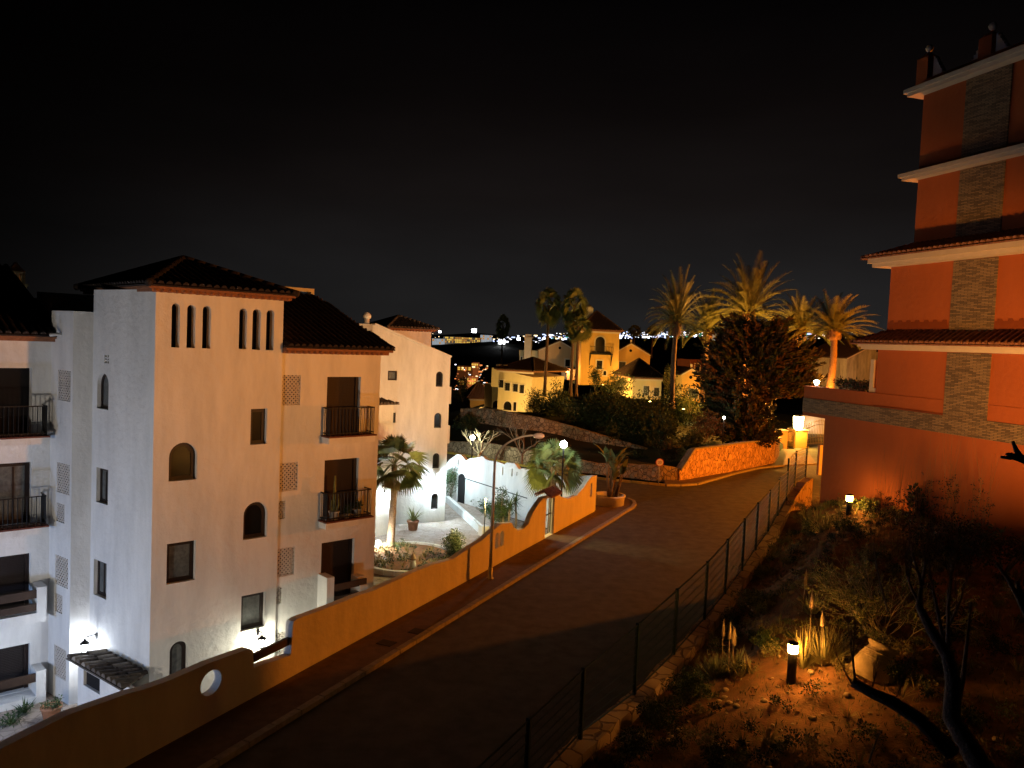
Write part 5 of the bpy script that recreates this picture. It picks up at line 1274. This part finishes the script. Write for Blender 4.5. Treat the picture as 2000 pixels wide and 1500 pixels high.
# stone strip and band
m_led=ledge_mat('ledger_stone',radians(90)-radians(-16.49))
mb=MB()
xa=sx(1851,600); xb=sx(1939,600)
xa,xb=min(xa,xb),max(xa,xb)
xa_=(sx(1858,580)+sx(1845,720)+sx(1873,400)+sx(1889,240))/4; xb_=(sx(1946,580)+sx(1930,720)+sx(1961,400)+sx(1974,240))/4
lo,hi=min(xa_,xb_),max(xa_,xb_)
zb1=zx(1700,793); zb0=zx(1700,824)
for z0,z1 in ((zb1,ze1-.02),(ze1+.62,ze2-.02),(ze2+.62,ze3-.02),(ze3+.2,ze4-.02)): fbox(mb,FR,lo,hi,z0,z1,0,.035)
fbox(mb,FR,SR,s_par,zb0,zb1,.0,.035); mb.build('stone_cladding',m_led,rb)
# plain band trims where the render steps
mb=MB(); fbox(mb,FR,hi+.002,s1e,zb1,zb1+.05,0,.045); mb.build('band_trim',m_frieze,rb)
# cornices
def cornice(z,se_,h_,o,name='cornice'):
    c=MB(); fbox(c,FR,SR,se_+o*.8,z,z+h_*.45,-TH_,o*.8); fbox(c,FR,SR,se_+o,z+h_*.45,z+h_,-TH_,o); return c.build(name,m_cream,rb)
cornice(ze1,s1e+.15,.2,.42); cornice(ze2,s2e,.3,.55); cornice(ze3,s3e,.22,.45); cornice(ze4,s3e,.24,.45)
def ledge_roof(z,se0,se1,o,rise):
    c=MB(); tiles(c,FR.P(SR,z,o),FR.P(se0+o,z,o),FR.P(SR,z+rise,0),FR.P(se1,z+rise,0),tw=.22)
    tiles(c,FR.P(se0+o,z,o),FR.P(se0+o,z,-TH_),FR.P(se1,z+rise,0),FR.P(se1,z+rise,-TH_),tw=.22); c.build('tile_ledge',m_tile,rb)
ledge_roof(ze1+.22,s1e+.15,s2e,.62,.44); ledge_roof(ze2+.32,s2e,s3e,.72,.38)
# scalloped frieze
mb=MB()
def frieze(z0,h_,sa,sb):
    n=int(abs(sb-sa)/.36); pts=[(sa,z0),(sb,z0)]; w=(sb-sa)/n
    for i in range(n,0,-1):
        s=sa+w*i; pts+=[(s,z0+h_),(s-w*.25,z0+h_),(s-w*.32,z0+h_+.07),(s-w*.68,z0+h_+.07),(s-w*.75,z0+h_)]
    wallp(mb,FR,pts,[],.02,.02,back=True,edge=True)
zf=ze1+.66; frieze(zf,.30,hi+.02,s2e-.01); frieze(zf,.30,SR,lo-.02); mb.build('scalloped_frieze',m_frieze,rb)
# roof parapet, piers, ball finials, stepped merlons
mb=MB(); zt=ze4+.24; fbox(mb,FR,SR,s3e-.02,zt,zt+.32,-.5,-.05); mb.build('roof_parapet',m_red,rb)
FRo=FR.off(-.3)
for x0,x1,y0 in ((1806,1821,104),(1928,1946,62)):
    q=(FRo.px((x0+x1)/2,y0+20)[0]); zt_=FRo.px((x0+x1)/2,y0)[1]; p=MB(); fbox(p,FR,q-.24,q+.24,zt,zt_-.2,-.55,-.048)
    c=FR.P(q,zt_-.2,-.3); p.add([FR.P(q-.24,zt_-.2,-.048),FR.P(q+.24,zt_-.2,-.048),FR.P(q+.24,zt_-.2,-.55),FR.P(q-.24,zt_-.2,-.55),FR.P(q,zt_+.05,-.3)],[(0,1,4),(1,2,4),(2,3,4),(3,0,4)])
    pr=p.build('roof_pier',m_red,rb); p=MB(); p.lathe(FR.P(q,zt_+.02,-.3),[(.03,0),(.10,.06),(.125,.14),(.09,.22),(.02,.27)],12); p.build('ball_finial',m_cream,pr)
def stepped(sa,sb,z0,z1,n):
    """solid stepped merlon, tall at sa falling towards sb"""
    p=MB(); pts=[(sa,z0),(sb,z0)]; 
    for i in range(n):
        s=sb+(sa-sb)*i/n; s2=sb+(sa-sb)*(i+1)/n; z=z0+(z1-z0)*(i+1)/n; pts+=[(s,z),(s2,z)]
    wallp(p,FR,pts,[],.16,-.2,back=True,edge=True); p.build('stepped_merlon',m_cream,rb)
zz=zt+.32
for (xa2,xb2,ya,yb) in ((1827,1848,112,139),(1926,1903,74,111),(1950,1975,66,84)):
    a=FRo.px(xa2,yb)[0]; b_=FRo.px(xb2,yb)[0]; zA=FRo.px(xa2,ya)[1]; stepped(a,b_,zz,zA,6)
# terrace plants
for i,(x,w) in enumerate(((1648,20),(1668,22),(1686,16))):
    c=FR.off(-2.2); q=c.px(x,750); bush('terrace_shrub',c.P(q[0],zpar+.12),(.42,.42,.32),420,.12,['low shrub on the red terrace beside the lit palm','middle low shrub on the red terrace','low shrub on the red terrace by the white post'][i],m=m_leafd,m2=mat('reddish_leaf_t%s'%'abc'[i],(.12,.05,.03),.7),group='shrubs on the terrace')
p=FR.P(s_par-.35,zpar+.1,-.3); t=thing('terrace_light',p,'small glaring light at the tip of the red terrace wall','light fitting'); b=MB(); b.lathe(p,[(.05,0),(.05,.05),(.1,.08),(.12,.16),(.03,.2)],10); b.build('globe',e_white,t); lamp('lamp_light',p+Vector((0,0,.3)),18,(1,.85,.6),.1,t)

# ================================================================== GARDEN IN FRONT
PD=[(1140,1305,1430),(1246,1218,1350),(1323,1150,1272),(1382,1097,1205),(1422,1053,1155),(1455,1013,1109),(1481,982,1069),(1505,957,1036),(1523,936,1003),(1541,896,973),(1556,881,943),(1577,872,931)]
posts=[]
for x,t_,b_ in PD:
    q,zt_=RW.px(x,t_); zb_=RW.px(x,b_)[1]; posts.append((q,zb_,zt_))
for i in range(4): q,zb_,zt_=posts[0]; posts.insert(0,(q-2.2,zb_-.12,zt_-.12))
def rz_(q):
    for (a,za,_),(b,zb,_) in zip(posts,posts[1:]):
        if a<=q<=b: return za+(zb-za)*(q-a)/(b-a)
    return posts[0][1]+(q-posts[0][0])*.06 if q<posts[0][0] else posts[-1][1]
stonewall([(RW.P(q,0,.12).x,RW.P(q,0,.12).y,-.3,rz_(q)+.0) for q in (22,20,18,16.5,15,13,11,9,7,5,3,1,-1,-3,-6,-10,-14)],.42,'garden_retaining_wall','rough stone retaining wall edging the dark garden below the green fence',stone_mat('edge_stone',(.42,.27,.17),(.62,.42,.27),(.25,.15,.09),(2.6,2.6,2.6),1.0,.06))
def gsurf(x,y):
    p=Vector((x,y,0))-RW.p; q=p.dot(RW.u); d=-p.dot(RW.n); z=gh(x,y)
    w=max(0,min(1,(d-.3)/2.2)); ze=rz_(q)-.30
    z=ze*(1-w)+z*w
    return z+.05*sin(x*2.1+y*.7)+.04*sin(y*2.9-x*1.3)
g=MB(); qs=[-14+.45*i for i in range(70)]; ds=[.28,.5,.8,1.1]+[1.5+.42*i for i in range(42)]
vs=[]
for d in ds:
    for q in qs:
        p=RW.P(q,0,-d); z=gsurf(p.x,p.y)+random.uniform(-.035,.035)*(d>.5); vs.append((p.x,p.y,z))
nx=len(qs); g.add(vs,[(j*nx+i,j*nx+i+1,(j+1)*nx+i+1,(j+1)*nx+i) for j in range(len(ds)-1) for i in range(nx-1)],0,True)
g.build('garden_ground',m_soil,kind='structure')
def gp_(px,py):
    p=gg(px,py)
    for _ in range(6):
        z=gsurf(p.x,p.y); p=gz(px,py,z)
    return p
# fence
ft=thing('wire_fence',RW.P(posts[0][0],posts[0][1]),'green welded wire fence on posts running along the top of the garden wall','fence')
for i,(q,zb_,zt_) in enumerate(posts):
    b=MB(); fbox(b,RW,q-.035,q+.035,zb_-.1,zt_+.02,-.035,.035); b.build('post',m_green,ft)
for (q0,b0,t0),(q1,b1,t1) in zip(posts,posts[1:]):
    b=MB(); A=lambda q,f:RW.P(q,(b0+(b1-b0)*(q-q0)/(q1-q0)+.06)*(1-f)+(t0+(t1-t0)*(q-q0)/(q1-q0)-.03)*f)
    if t1-t0>.5: A=lambda q,f:RW.P(q,(b0+(b1-b0)*(q-q0)/(q1-q0)+.06)*(1-f)+(t0+.1+.02*(q-q0)-.03)*f)
    qa,qb=q0+.04,q1-.04
    for k in range(8): 
        f=k/7; b.bar(A(qa,f),A(qb,f),.024 if k in (0,7) else .014)
    n=int((qb-qa)/.055)
    for k in range(n+1): q=qa+(qb-qa)*k/n; b.bar(A(q,0),A(q,1),.0028 if 0<k<n else .03)
    b.build('wire_panel',m_green,ft)
# bollard lights
def bollard(px,py_base,label,h_=.92,power=70,mt=None):
    p=gp_(px,py_base); p.z-=.02; t=thing('bollard_light',p,label,'bollard light','garden bollard lights')
    b=MB(); b.lathe(p,[(.095,0),(.095,h_-.26),(.085,h_-.25)],18); b.build('post',m_black,t)
    b=MB(); b.lathe(p+Vector((0,0,h_-.25)),[(.09,0),(.105,.02),(.105,.17),(.09,.19)],18); b.build('lens',mt or e_boll,t)
    b=MB(); b.lathe(p+Vector((0,0,h_-.06)),[(.115,0),(.115,.03),(.06,.06),(.01,.065)],18); b.build('cap',m_black,t)
    return t,p
bollard(1545,1333,'dark bollard light glowing amber between the succulent clumps in the foreground',power=130)
bollard(1657,1008,'bollard light glowing amber farther back in front of the red wall beside bright leaves',h_=.8,mt=e_boll2)
# big clay jar half buried, leaning
jp=gp_(1700,1318); J=thing('clay_jar',jp,'big tilted clay jar lying mouth up behind the bollard light','jar')
ax=Matrix.Rotation(radians(24),3,'Y')@Matrix.Rotation(radians(-10),3,'X')
b=MB(); b.lathe(jp+Vector((0,0,-.12)),[(.44,0),(.47,.12),(.44,.30),(.36,.52),(.285,.66),(.27,.70),(.31,.73),(.325,.78),(.315,.80),(.27,.80),(.25,.74),(.25,.5),(.2,.4)],28,0,True,ax); b.build('body',m_jar,J)
for r_,z_ in ((.385,.46),(.33,.59)):
    b=MB(); b.lathe(jp+Vector((0,0,-.12)),[(r_-.02,z_-.02),(r_+.014,z_),(r_-.02,z_+.02)],28,0,True,ax); b.build('rib',m_jar,J)
# succulent clumps
def aloe(px,py,n,L,w,label,spikes=2,mt=None,cat='succulent',group=None,nc=5,sp=.5):
    p=gp_(px,py); t=thing('aloe_clump',p,label,cat,group); b=MB()
    for i in range(nc):
        a=random.uniform(0,6.28); r_=random.uniform(0,sp); c=p+Vector((cos(a)*r_,sin(a)*r_,-.03)); c.z=gsurf(c.x,c.y)-.02; rosette(b,c,n//nc,L*random.uniform(.75,1.15),w,22,86,curve=random.uniform(-.05,.45))
    b.build('leaves',mt or m_aloe,t)
    if spikes:
        s=MB()
        for i in range(spikes):
            a=random.uniform(0,6.28); c=p+Vector((cos(a)*.25,sin(a)*.25,0)); hh=L*random.uniform(1.0,1.45); tp=c+Vector((random.uniform(-.06,.06),0,hh)); s.tube([c,tp],[.012,.01],5); s.tube([tp-Vector((0,0,.05)),tp+Vector((0,0,.12)),tp+Vector((0,0,.36))],[.045,.04,.006],7)
        s.build('flower_spike',m_jar,t)
    return t
aloe(1412,1318,380,.70,.04,'pale spiky succulent clump with flower spikes left of the bollard light',4,sp=.55,nc=8)
aloe(1602,1295,480,.95,.028,'tall spiky succulent clump right behind the bollard light',2,sp=.45,mt=m_dryg,nc=7)
aloe(1585,1200,110,.72,.04,'thin upright succulent tuft with one long spike above the bollard light',1,sp=.12)
aloe(1450,1320,50,.40,.04,'small succulent tuft at the right edge of the pale clump',0,mt=m_dryg,sp=.2)
aloe(1628,1030,110,.8,.035,'arching straw-coloured grass clump lit by the far bollard light',0,mt=m_dryg,cat='grass',sp=.5)
aloe(1580,1020,90,.8,.035,'second arching grass clump nearer the fence, left of the far bollard light',0,mt=m_dryg,cat='grass',sp=.6)
aloe(1552,1070,50,.4,.03,'small pale tuft beside the wall edge beyond the fence middle',0,mt=m_aloe,cat='grass',sp=.3)
aloe(1572,1062,40,.35,.03,'reddish small tuft next to the pale one in the far garden',0,mt=m_dry,cat='grass',sp=.3)
# leafy bush lit by the far bollard, other shrubs
def gbush(px,py,rad,n,size,label,m=None,m2=None,clumps=14,dz=0,cat='shrub'):
    p=gp_(px,py); return bush('shrub',p+Vector((0,0,rad[2]+dz-.05)),rad,n,size,label,cat,m,m2,None,clumps)
gbush(1692,1003,(.50,.45,.33),1100,.085,'bright yellow-green leafy shrub right beside the far bollard light',m_leafy,m_leaf)
gbush(1655,1040,(.55,.5,.28),1100,.08,'low glossy shrub just below the far bollard light',m_leaf,m_leafy)
gbush(1345,1370,(.55,.6,.40),3400,.05,'fine-leaved dark bush between the fence and the pale succulent',m_leafd,m_leaf,26)
gbush(1290,1420,(.55,.6,.32),2600,.05,'dark bush spilling over the wall edge near the bottom of the picture',m_leafd,m_leaf,20)
gbush(1235,1475,(.5,.5,.3),2200,.05,'darkest bush at the bottom edge beside the stone wall',m_leafd,m_leafd,20)
gbush(1500,1270,(.45,.45,.26),1800,.055,'small dim bush left of the glowing bollard head',m_leaf,m_leafd,18)
gbush(1400,1490,(.5,.4,.2),1400,.05,'low dark plants at the bottom centre of the garden',m_leafd,m_leafd,18)
gbush(1490,1180,(.9,.8,.22),2600,.06,'low spreading dark cover in the middle of the garden',m_leafd,m_leafy,22)
gbush(1470,1120,(.7,.7,.18),1900,.06,'low spreading cover beside the far stretch of fence',m_leafd,m_leafy,20)
gbush(1760,1330,(.45,.4,.25),1200,.06,'dim leafy clump right of the clay jar',m_leaf,m_leafd,14)
# twiggy grey-green shrub over the jar
p=gp_(1725,1262); t=thing('twiggy_shrub',p,'sprawling twiggy shrub with small leaves arching over the clay jar','shrub')
b=MB(); lf=MB()
for i in range(20):
    a=pi+random.uniform(-2.0,2.0); twigs(b,p+Vector((random.uniform(-.2,.5),random.uniform(-.2,.4),0)),Vector((cos(a),sin(a)*.5,random.uniform(.5,1.2))),random.uniform(.7,1.2),.017,3,.8,3,.33,.02,leaf=(14,.06,lf))
b.build('branches',mat('twig_bark',(.55,.42,.25),.85),t); lf.build('leaves',[m_leafy],t)
# tall bare reeds in front of the red wall
def stalks(px0,px1,py,n,hh,label,heads=True,mt=None,lev=1,name='reed_plant'):
    p=gp_((px0+px1)/2,py); t=thing(name,p,label,'plant'); b=MB(); hd=MB()
    for i in range(n):
        q=gp_(random.uniform(px0,px1),py+random.uniform(-12,12)); h_=hh*random.uniform(.55,1.05); d=Vector((random.uniform(-.18,.18),random.uniform(-.1,.1),1))
        twigs(b,q,d,h_,.008,lev,.35,2,.06,.15)
        if heads: 
            for j in range(3): foliage(hd,q+d.normalized()*h_*random.uniform(.75,1)+rnd3()*.12,(.07,.07,.07),9,.06,3)
    b.build('stems',mt or m_bark,t); 
    if heads: hd.build('seed_heads',m_brown,t)
    return t
m_st=mat('reddish_stem',(.18,.10,.06),.85)
stalks(1700,1800,1080,34,1.9,'thin bare stems with dark seed heads before the red wall, nearer the far bollard',mt=m_st)
stalks(1790,1930,1085,40,2.3,'taller bare stems with seed heads before the darkest part of the red wall',mt=m_st)
gbush(1790,1010,(.35,.35,.55),700,.16,'small dark spiky plant silhouetted against the red wall',m_leafd,m_leafd,8)
gbush(1850,1090,(1.6,1.2,.6),3600,.09,'broad dark shrub mass filling the garden below the bare stems',m_leafd,mat('deep_red_leaf',(.06,.025,.015),.7),26)
gbush(1960,1120,(1.2,1.0,.7),2200,.09,'dark shrub at the right edge below the red wall',mat('shade_dark_leaf',(.02,.018,.01),.8),m_leafd,20)  # near-black leaf keeps this shrub in shade despite floodlight spill
# leafless tree on the right with forked trunk
Yt=9.2
def P3(x,y,Y=Yt): return at(x,y,Y)
t=thing('bare_tree',gp_(1905,1495),'leafless tree with a thick bent trunk in the dark right foreground','tree')
b=MB(); b.tube([P3(1955,1560,8.6),P3(1905,1480,8.9),P3(1858,1400,9.2),P3(1862,1330,9.3),P3(1850,1280,9.4),P3(1815,1225,9.6),P3(1795,1185,9.8),P3(1799,1145,10)],[.15,.13,.105,.09,.075,.06,.045,.02],10)
b.tube([P3(1858,1400,9.2),P3(1880,1330,9.4),P3(1888,1260,9.6),P3(1897,1175,9.7)],[.07,.03,.02,.012],6)
for (x,y,dx,dz,l) in ((1800,1145,-.3,1,.35),(1800,1145,.15,1,.4),(1835,1255,.4,1,.6),(1850,1200,.2,1,.4),(1797,1180,-.5,.8,.4)): twigs(b,P3(x,y,9.9),Vector((dx,.1,dz)),l,.022,3,.6,3,.16,.1)
twigs(b,P3(1822,1150,10.0),Vector((-.35,0,1)),.5,.014,3,.5,3,.1,.15); twigs(b,P3(1852,1150,10.0),Vector((.25,0,1)),.5,.014,3,.55,3,.15,.12)
b.tube([P3(1822,1150,10.0),P3(1835,1215,9.8),P3(1848,1285,9.45)],[.018,.024,.03],5); b.tube([P3(1852,1150,10.0),P3(1852,1220,9.8),P3(1851,1300,9.4)],[.018,.024,.03],5)
m_tb=mat('foreground_bark',(.20,.12,.08),.9,.4,14,.9,40)
b.build('trunk',m_tb,t)
t=thing('sawn_branch',P3(1925,1520,7.5),'dark sawn-off limb with a few bare twigs slanting up from the bottom right','tree')
b=MB(); b.tube([P3(1860,1470,7.6),P3(1795,1405,7.7),P3(1740,1370,7.8),P3(1700,1352,7.9),P3(1664,1332,8.0)],[.085,.07,.062,.052,.045],9)
for (x,y,dx,dz,l) in ((1664,1335,-.6,.8,.30),(1668,1335,-.1,1,.33),(1700,1350,.25,1,.2),(1745,1370,.5,1,.35),(1672,1340,-.15,1,.42)): twigs(b,P3(x,y,7.95),Vector((dx,.05,dz)),l,.011,2,.5,3,.12,.05)
b.build('limb',m_tb,t)
b=MB(); Yb=8
for pts in ([(2010,1215),(1985,1160),(1965,1125),(1945,1100)],[(2005,1180),(1990,1150),(1987,1135)]): b.tube([P3(x,y,Yb) for x,y in pts],[.03,.025,.02,.012][:len(pts)],6)
b.build('branch',m_tb,label='bare branch reaching in from the right edge, halfway down',cat='branch',loc=P3(2010,1215,Yb))
b=MB(); 
for pts in ([(2010,905),(1985,895),(1955,893)],[(1998,900),(1985,880),(1978,862)],[(1990,895),(1975,888),(1965,887)]): b.tube([P3(x,y,7) for x,y in pts],[.03,.022,.012],6)
b.build('branch',m_tb,label='bare forked branch reaching in from the right edge over the red wall',cat='branch',loc=P3(2010,905,7))
for (pts,lab) in (([(1697,1490),(1706,1462),(1714,1440),(1722,1425)],'thin pale cane leaning at the bottom right of the garden'),([(1735,1195),(1722,1150),(1712,1105),(1706,1060)],'long thin dark cane rising above the twiggy shrub')):
    b=MB(); b.tube([P3(x,y,9.5) for x,y in pts],[.012,.011,.009,.006],5); b.build('cane',m_bark,label=lab,cat='cane',loc=P3(*pts[0],9.5))
# dense low undergrowth, too tangled to count
ug=MB()
from mathutils import noise as mnoise
k=0
while k<900:
    q=random.uniform(-6,17.5); d=random.uniform(.45,11); p=RW.P(q,0,-d); z=gsurf(p.x,p.y)
    if mnoise.noise(Vector((p.x*.55,p.y*.55,0)))<random.uniform(-.5,.2): continue
    sc=Vector((p.x,p.y,z)); v=sc-CAM; X_=1000+FPX*v.dot(RX)/v.dot(FW); Y_=750-FPX*v.dot(UX)/v.dot(FW)
    if 1400<X_<1760 and 1325<Y_<1440 and random.random()<.88: continue
    k+=1; r_=random.uniform(.14,.42); mi=random.choice((0,0,1,2))
    if random.random()<.3: rosette(ug,(p.x,p.y,z),random.randint(10,26),random.uniform(.25,.5),.018,30,85,mi=2)
    else: foliage(ug,(p.x,p.y,z+r_*.45),(r_,r_,r_*.6),int(90+420*r_),.055,7,mi)
ug.build('undergrowth',[m_leafd,m_leafy,m_dryg],kind='stuff',label='tangled low undergrowth covering the dark garden slope',cat='undergrowth')
# litter, stones, tufts
gr=MB()
for i in range(8200):
    q=random.uniform(-6,18); d=random.uniform(.6,11); p=RW.P(q,0,-d); z=gsurf(p.x,p.y)
    if random.random()<.35: leafquad(gr,Vector((p.x,p.y,z+.015)),Vector((random.uniform(-1,1),random.uniform(-1,1),.15)),random.uniform(.06,.15),.055,2)
    else:
        for k in range(random.randint(2,5)): leafquad(gr,Vector((p.x+random.uniform(-.05,.05),p.y+random.uniform(-.05,.05),z)),Vector((random.uniform(-.6,.6),random.uniform(-.6,.6),1)),random.uniform(.05,.18),.012,random.choice((0,1,1)))
gr.build('grass_tufts',[m_dryg,m_leafd,mat('leaf_litter',(.22,.12,.07),.9,.4,5)],kind='stuff',label='thin grass tufts and dead leaves over the garden soil',cat='grass')
st=MB()
for i in range(900):
    q=random.uniform(-5,17); d=random.uniform(.5,9); p=RW.P(q,0,-d); s=random.choice((.02,.03,.04,.05,.09)); st.lathe((p.x,p.y,gsurf(p.x,p.y)-s*.3),[(s*.5,0),(s,s*.4),(s*.7,s*.9),(s*.1,s)],6)
st.build('pebbles',m_jar,kind='stuff',label='small stones scattered on the garden soil',cat='stones')

# ================================================================== SODIUM STREET LAMPS AND ADDED LAMPS OUT OF VIEW
def sodium(x,y,z0,z,arm,label,power,col,r=.25):
    t=thing('sodium_street_lamp',(x,y,z0),label,'street lamp','sodium street lamps'); b=MB(); ax,ay=arm
    b.tube([(x,y,z0),(x,y,z-.6),(x+ax*.4,y+ay*.4,z-.1),(x+ax,y+ay,z)],[.09,.06,.05,.045],8); b.build('pole',m_steel,t)
    b=MB(); b.box((x+ax,y+ay,z),(.6,.3,.14),atan2(ay,ax)); b.build('lamp_head',m_steel,t); b=MB(); b.box((x+ax,y+ay,z-.1),(.45,.22,.06),atan2(ay,ax)); b.build('lens',e_warm,t)
    lamp('lamp_light',(x+ax,y+ay,z-.3),power,col,r,t); return t
sodium(33.9,49.2,3.5,6.6,(-.9,0),'sodium street lamp hidden behind the red building, lighting the bend and the street wall',45000,(1,.23,.006),.35)
q=at(1512,712,81.2); sodium(q.x,q.y,1.5,q.z,(-.8,0),'added sodium lamp hidden behind the juniper, lighting the date palm crowns',20000,(1,.36,.05),.3)  # added lamp; the juniper blocks the street lamp from these crowns
def added_flood(loc,target,power,col,ang,blend,label,r=.3):
    loc=Vector(loc); d=(Vector(target)-loc).normalized(); t=thing('floodlight',loc,label,'floodlight','added floodlights outside the frame')
    b=MB(); b.tube([(loc.x,loc.y,loc.z-3),loc-Vector((0,0,.2))],.05,8); b.bar(loc-d*.25,loc-d*.02,.34,.26); b.build('housing',m_black,t); b=MB(); b.bar(loc-d*.02,loc-d*.005,.28,.2); b.build('lens',e_warm,t)
    l=lamp('lamp_light',loc+d*.05,power,col,r,t,'SPOT'); l.data.spot_size=radians(ang); l.data.spot_blend=blend; l.rotation_euler=d.to_track_quat('-Z','Y').to_euler()
added_flood((16.5,11.5,8.2),(-8.3,26.5,12.9),17500,(1,.37,.075),46,1.0,'added unseen floodlight beyond the right edge of the picture aimed at the tall white block')  # light from the right is inferred; this unseen floodlight is added
added_flood((15.9,10.6,8.6),(-6.5,50.5,10.6),40000,(1,.55,.26),21,.85,'added unseen floodlight beyond the right edge of the picture aimed at the gabled building')  # added to light the gabled building, whose source is unseen
added_flood((9.6,12.2,6.6),(15.0,24.5,10.9),10800,(1,.42,.085),46,1.0,'low added unseen floodlight beyond the right edge of the picture aimed up the red facade')  # added unseen lamp, its cone tilted up to spare the garden
ENDMARK=0
def added_yard_lamp(x,y,z,power,col,label):
    t=thing('globe_lamp',(x,y,COURT),label,'lamp post','globe lamps'); b=MB(); b.tube([(x,y,COURT),(x,y,z-.2)],[.07,.045],8); b.build('post',m_black,t); b=MB(); b.lathe((x,y,z),[(.03,-.2),(.15,-.14),(.2,0),(.15,.14),(.03,.2)],12); b.build('globe',e_cool,t); lamp('lamp_light',(x,y,z+.35),power,col,.15,t)
added_yard_lamp(-17.2,18.6,.1,900,(.30,.52,1),'added cool globe lamp in the courtyard beyond the left edge of the picture')  # added unseen lamp; puts cool light on the block's left faces
added_yard_lamp(-14.0,9.3,.3,2500,(1,.90,.76),'added warm white globe lamp in the courtyard behind the street wall, off the lower left')  # added unseen lamp; neutral light for the near block's walls
added_yard_lamp(-5.5,57.6,.9,1100,(.62,.86,1),'added cool globe lamp hidden behind the gabled building, washing the courtyard wall')  # added unseen lamp that brightens the far courtyard wall
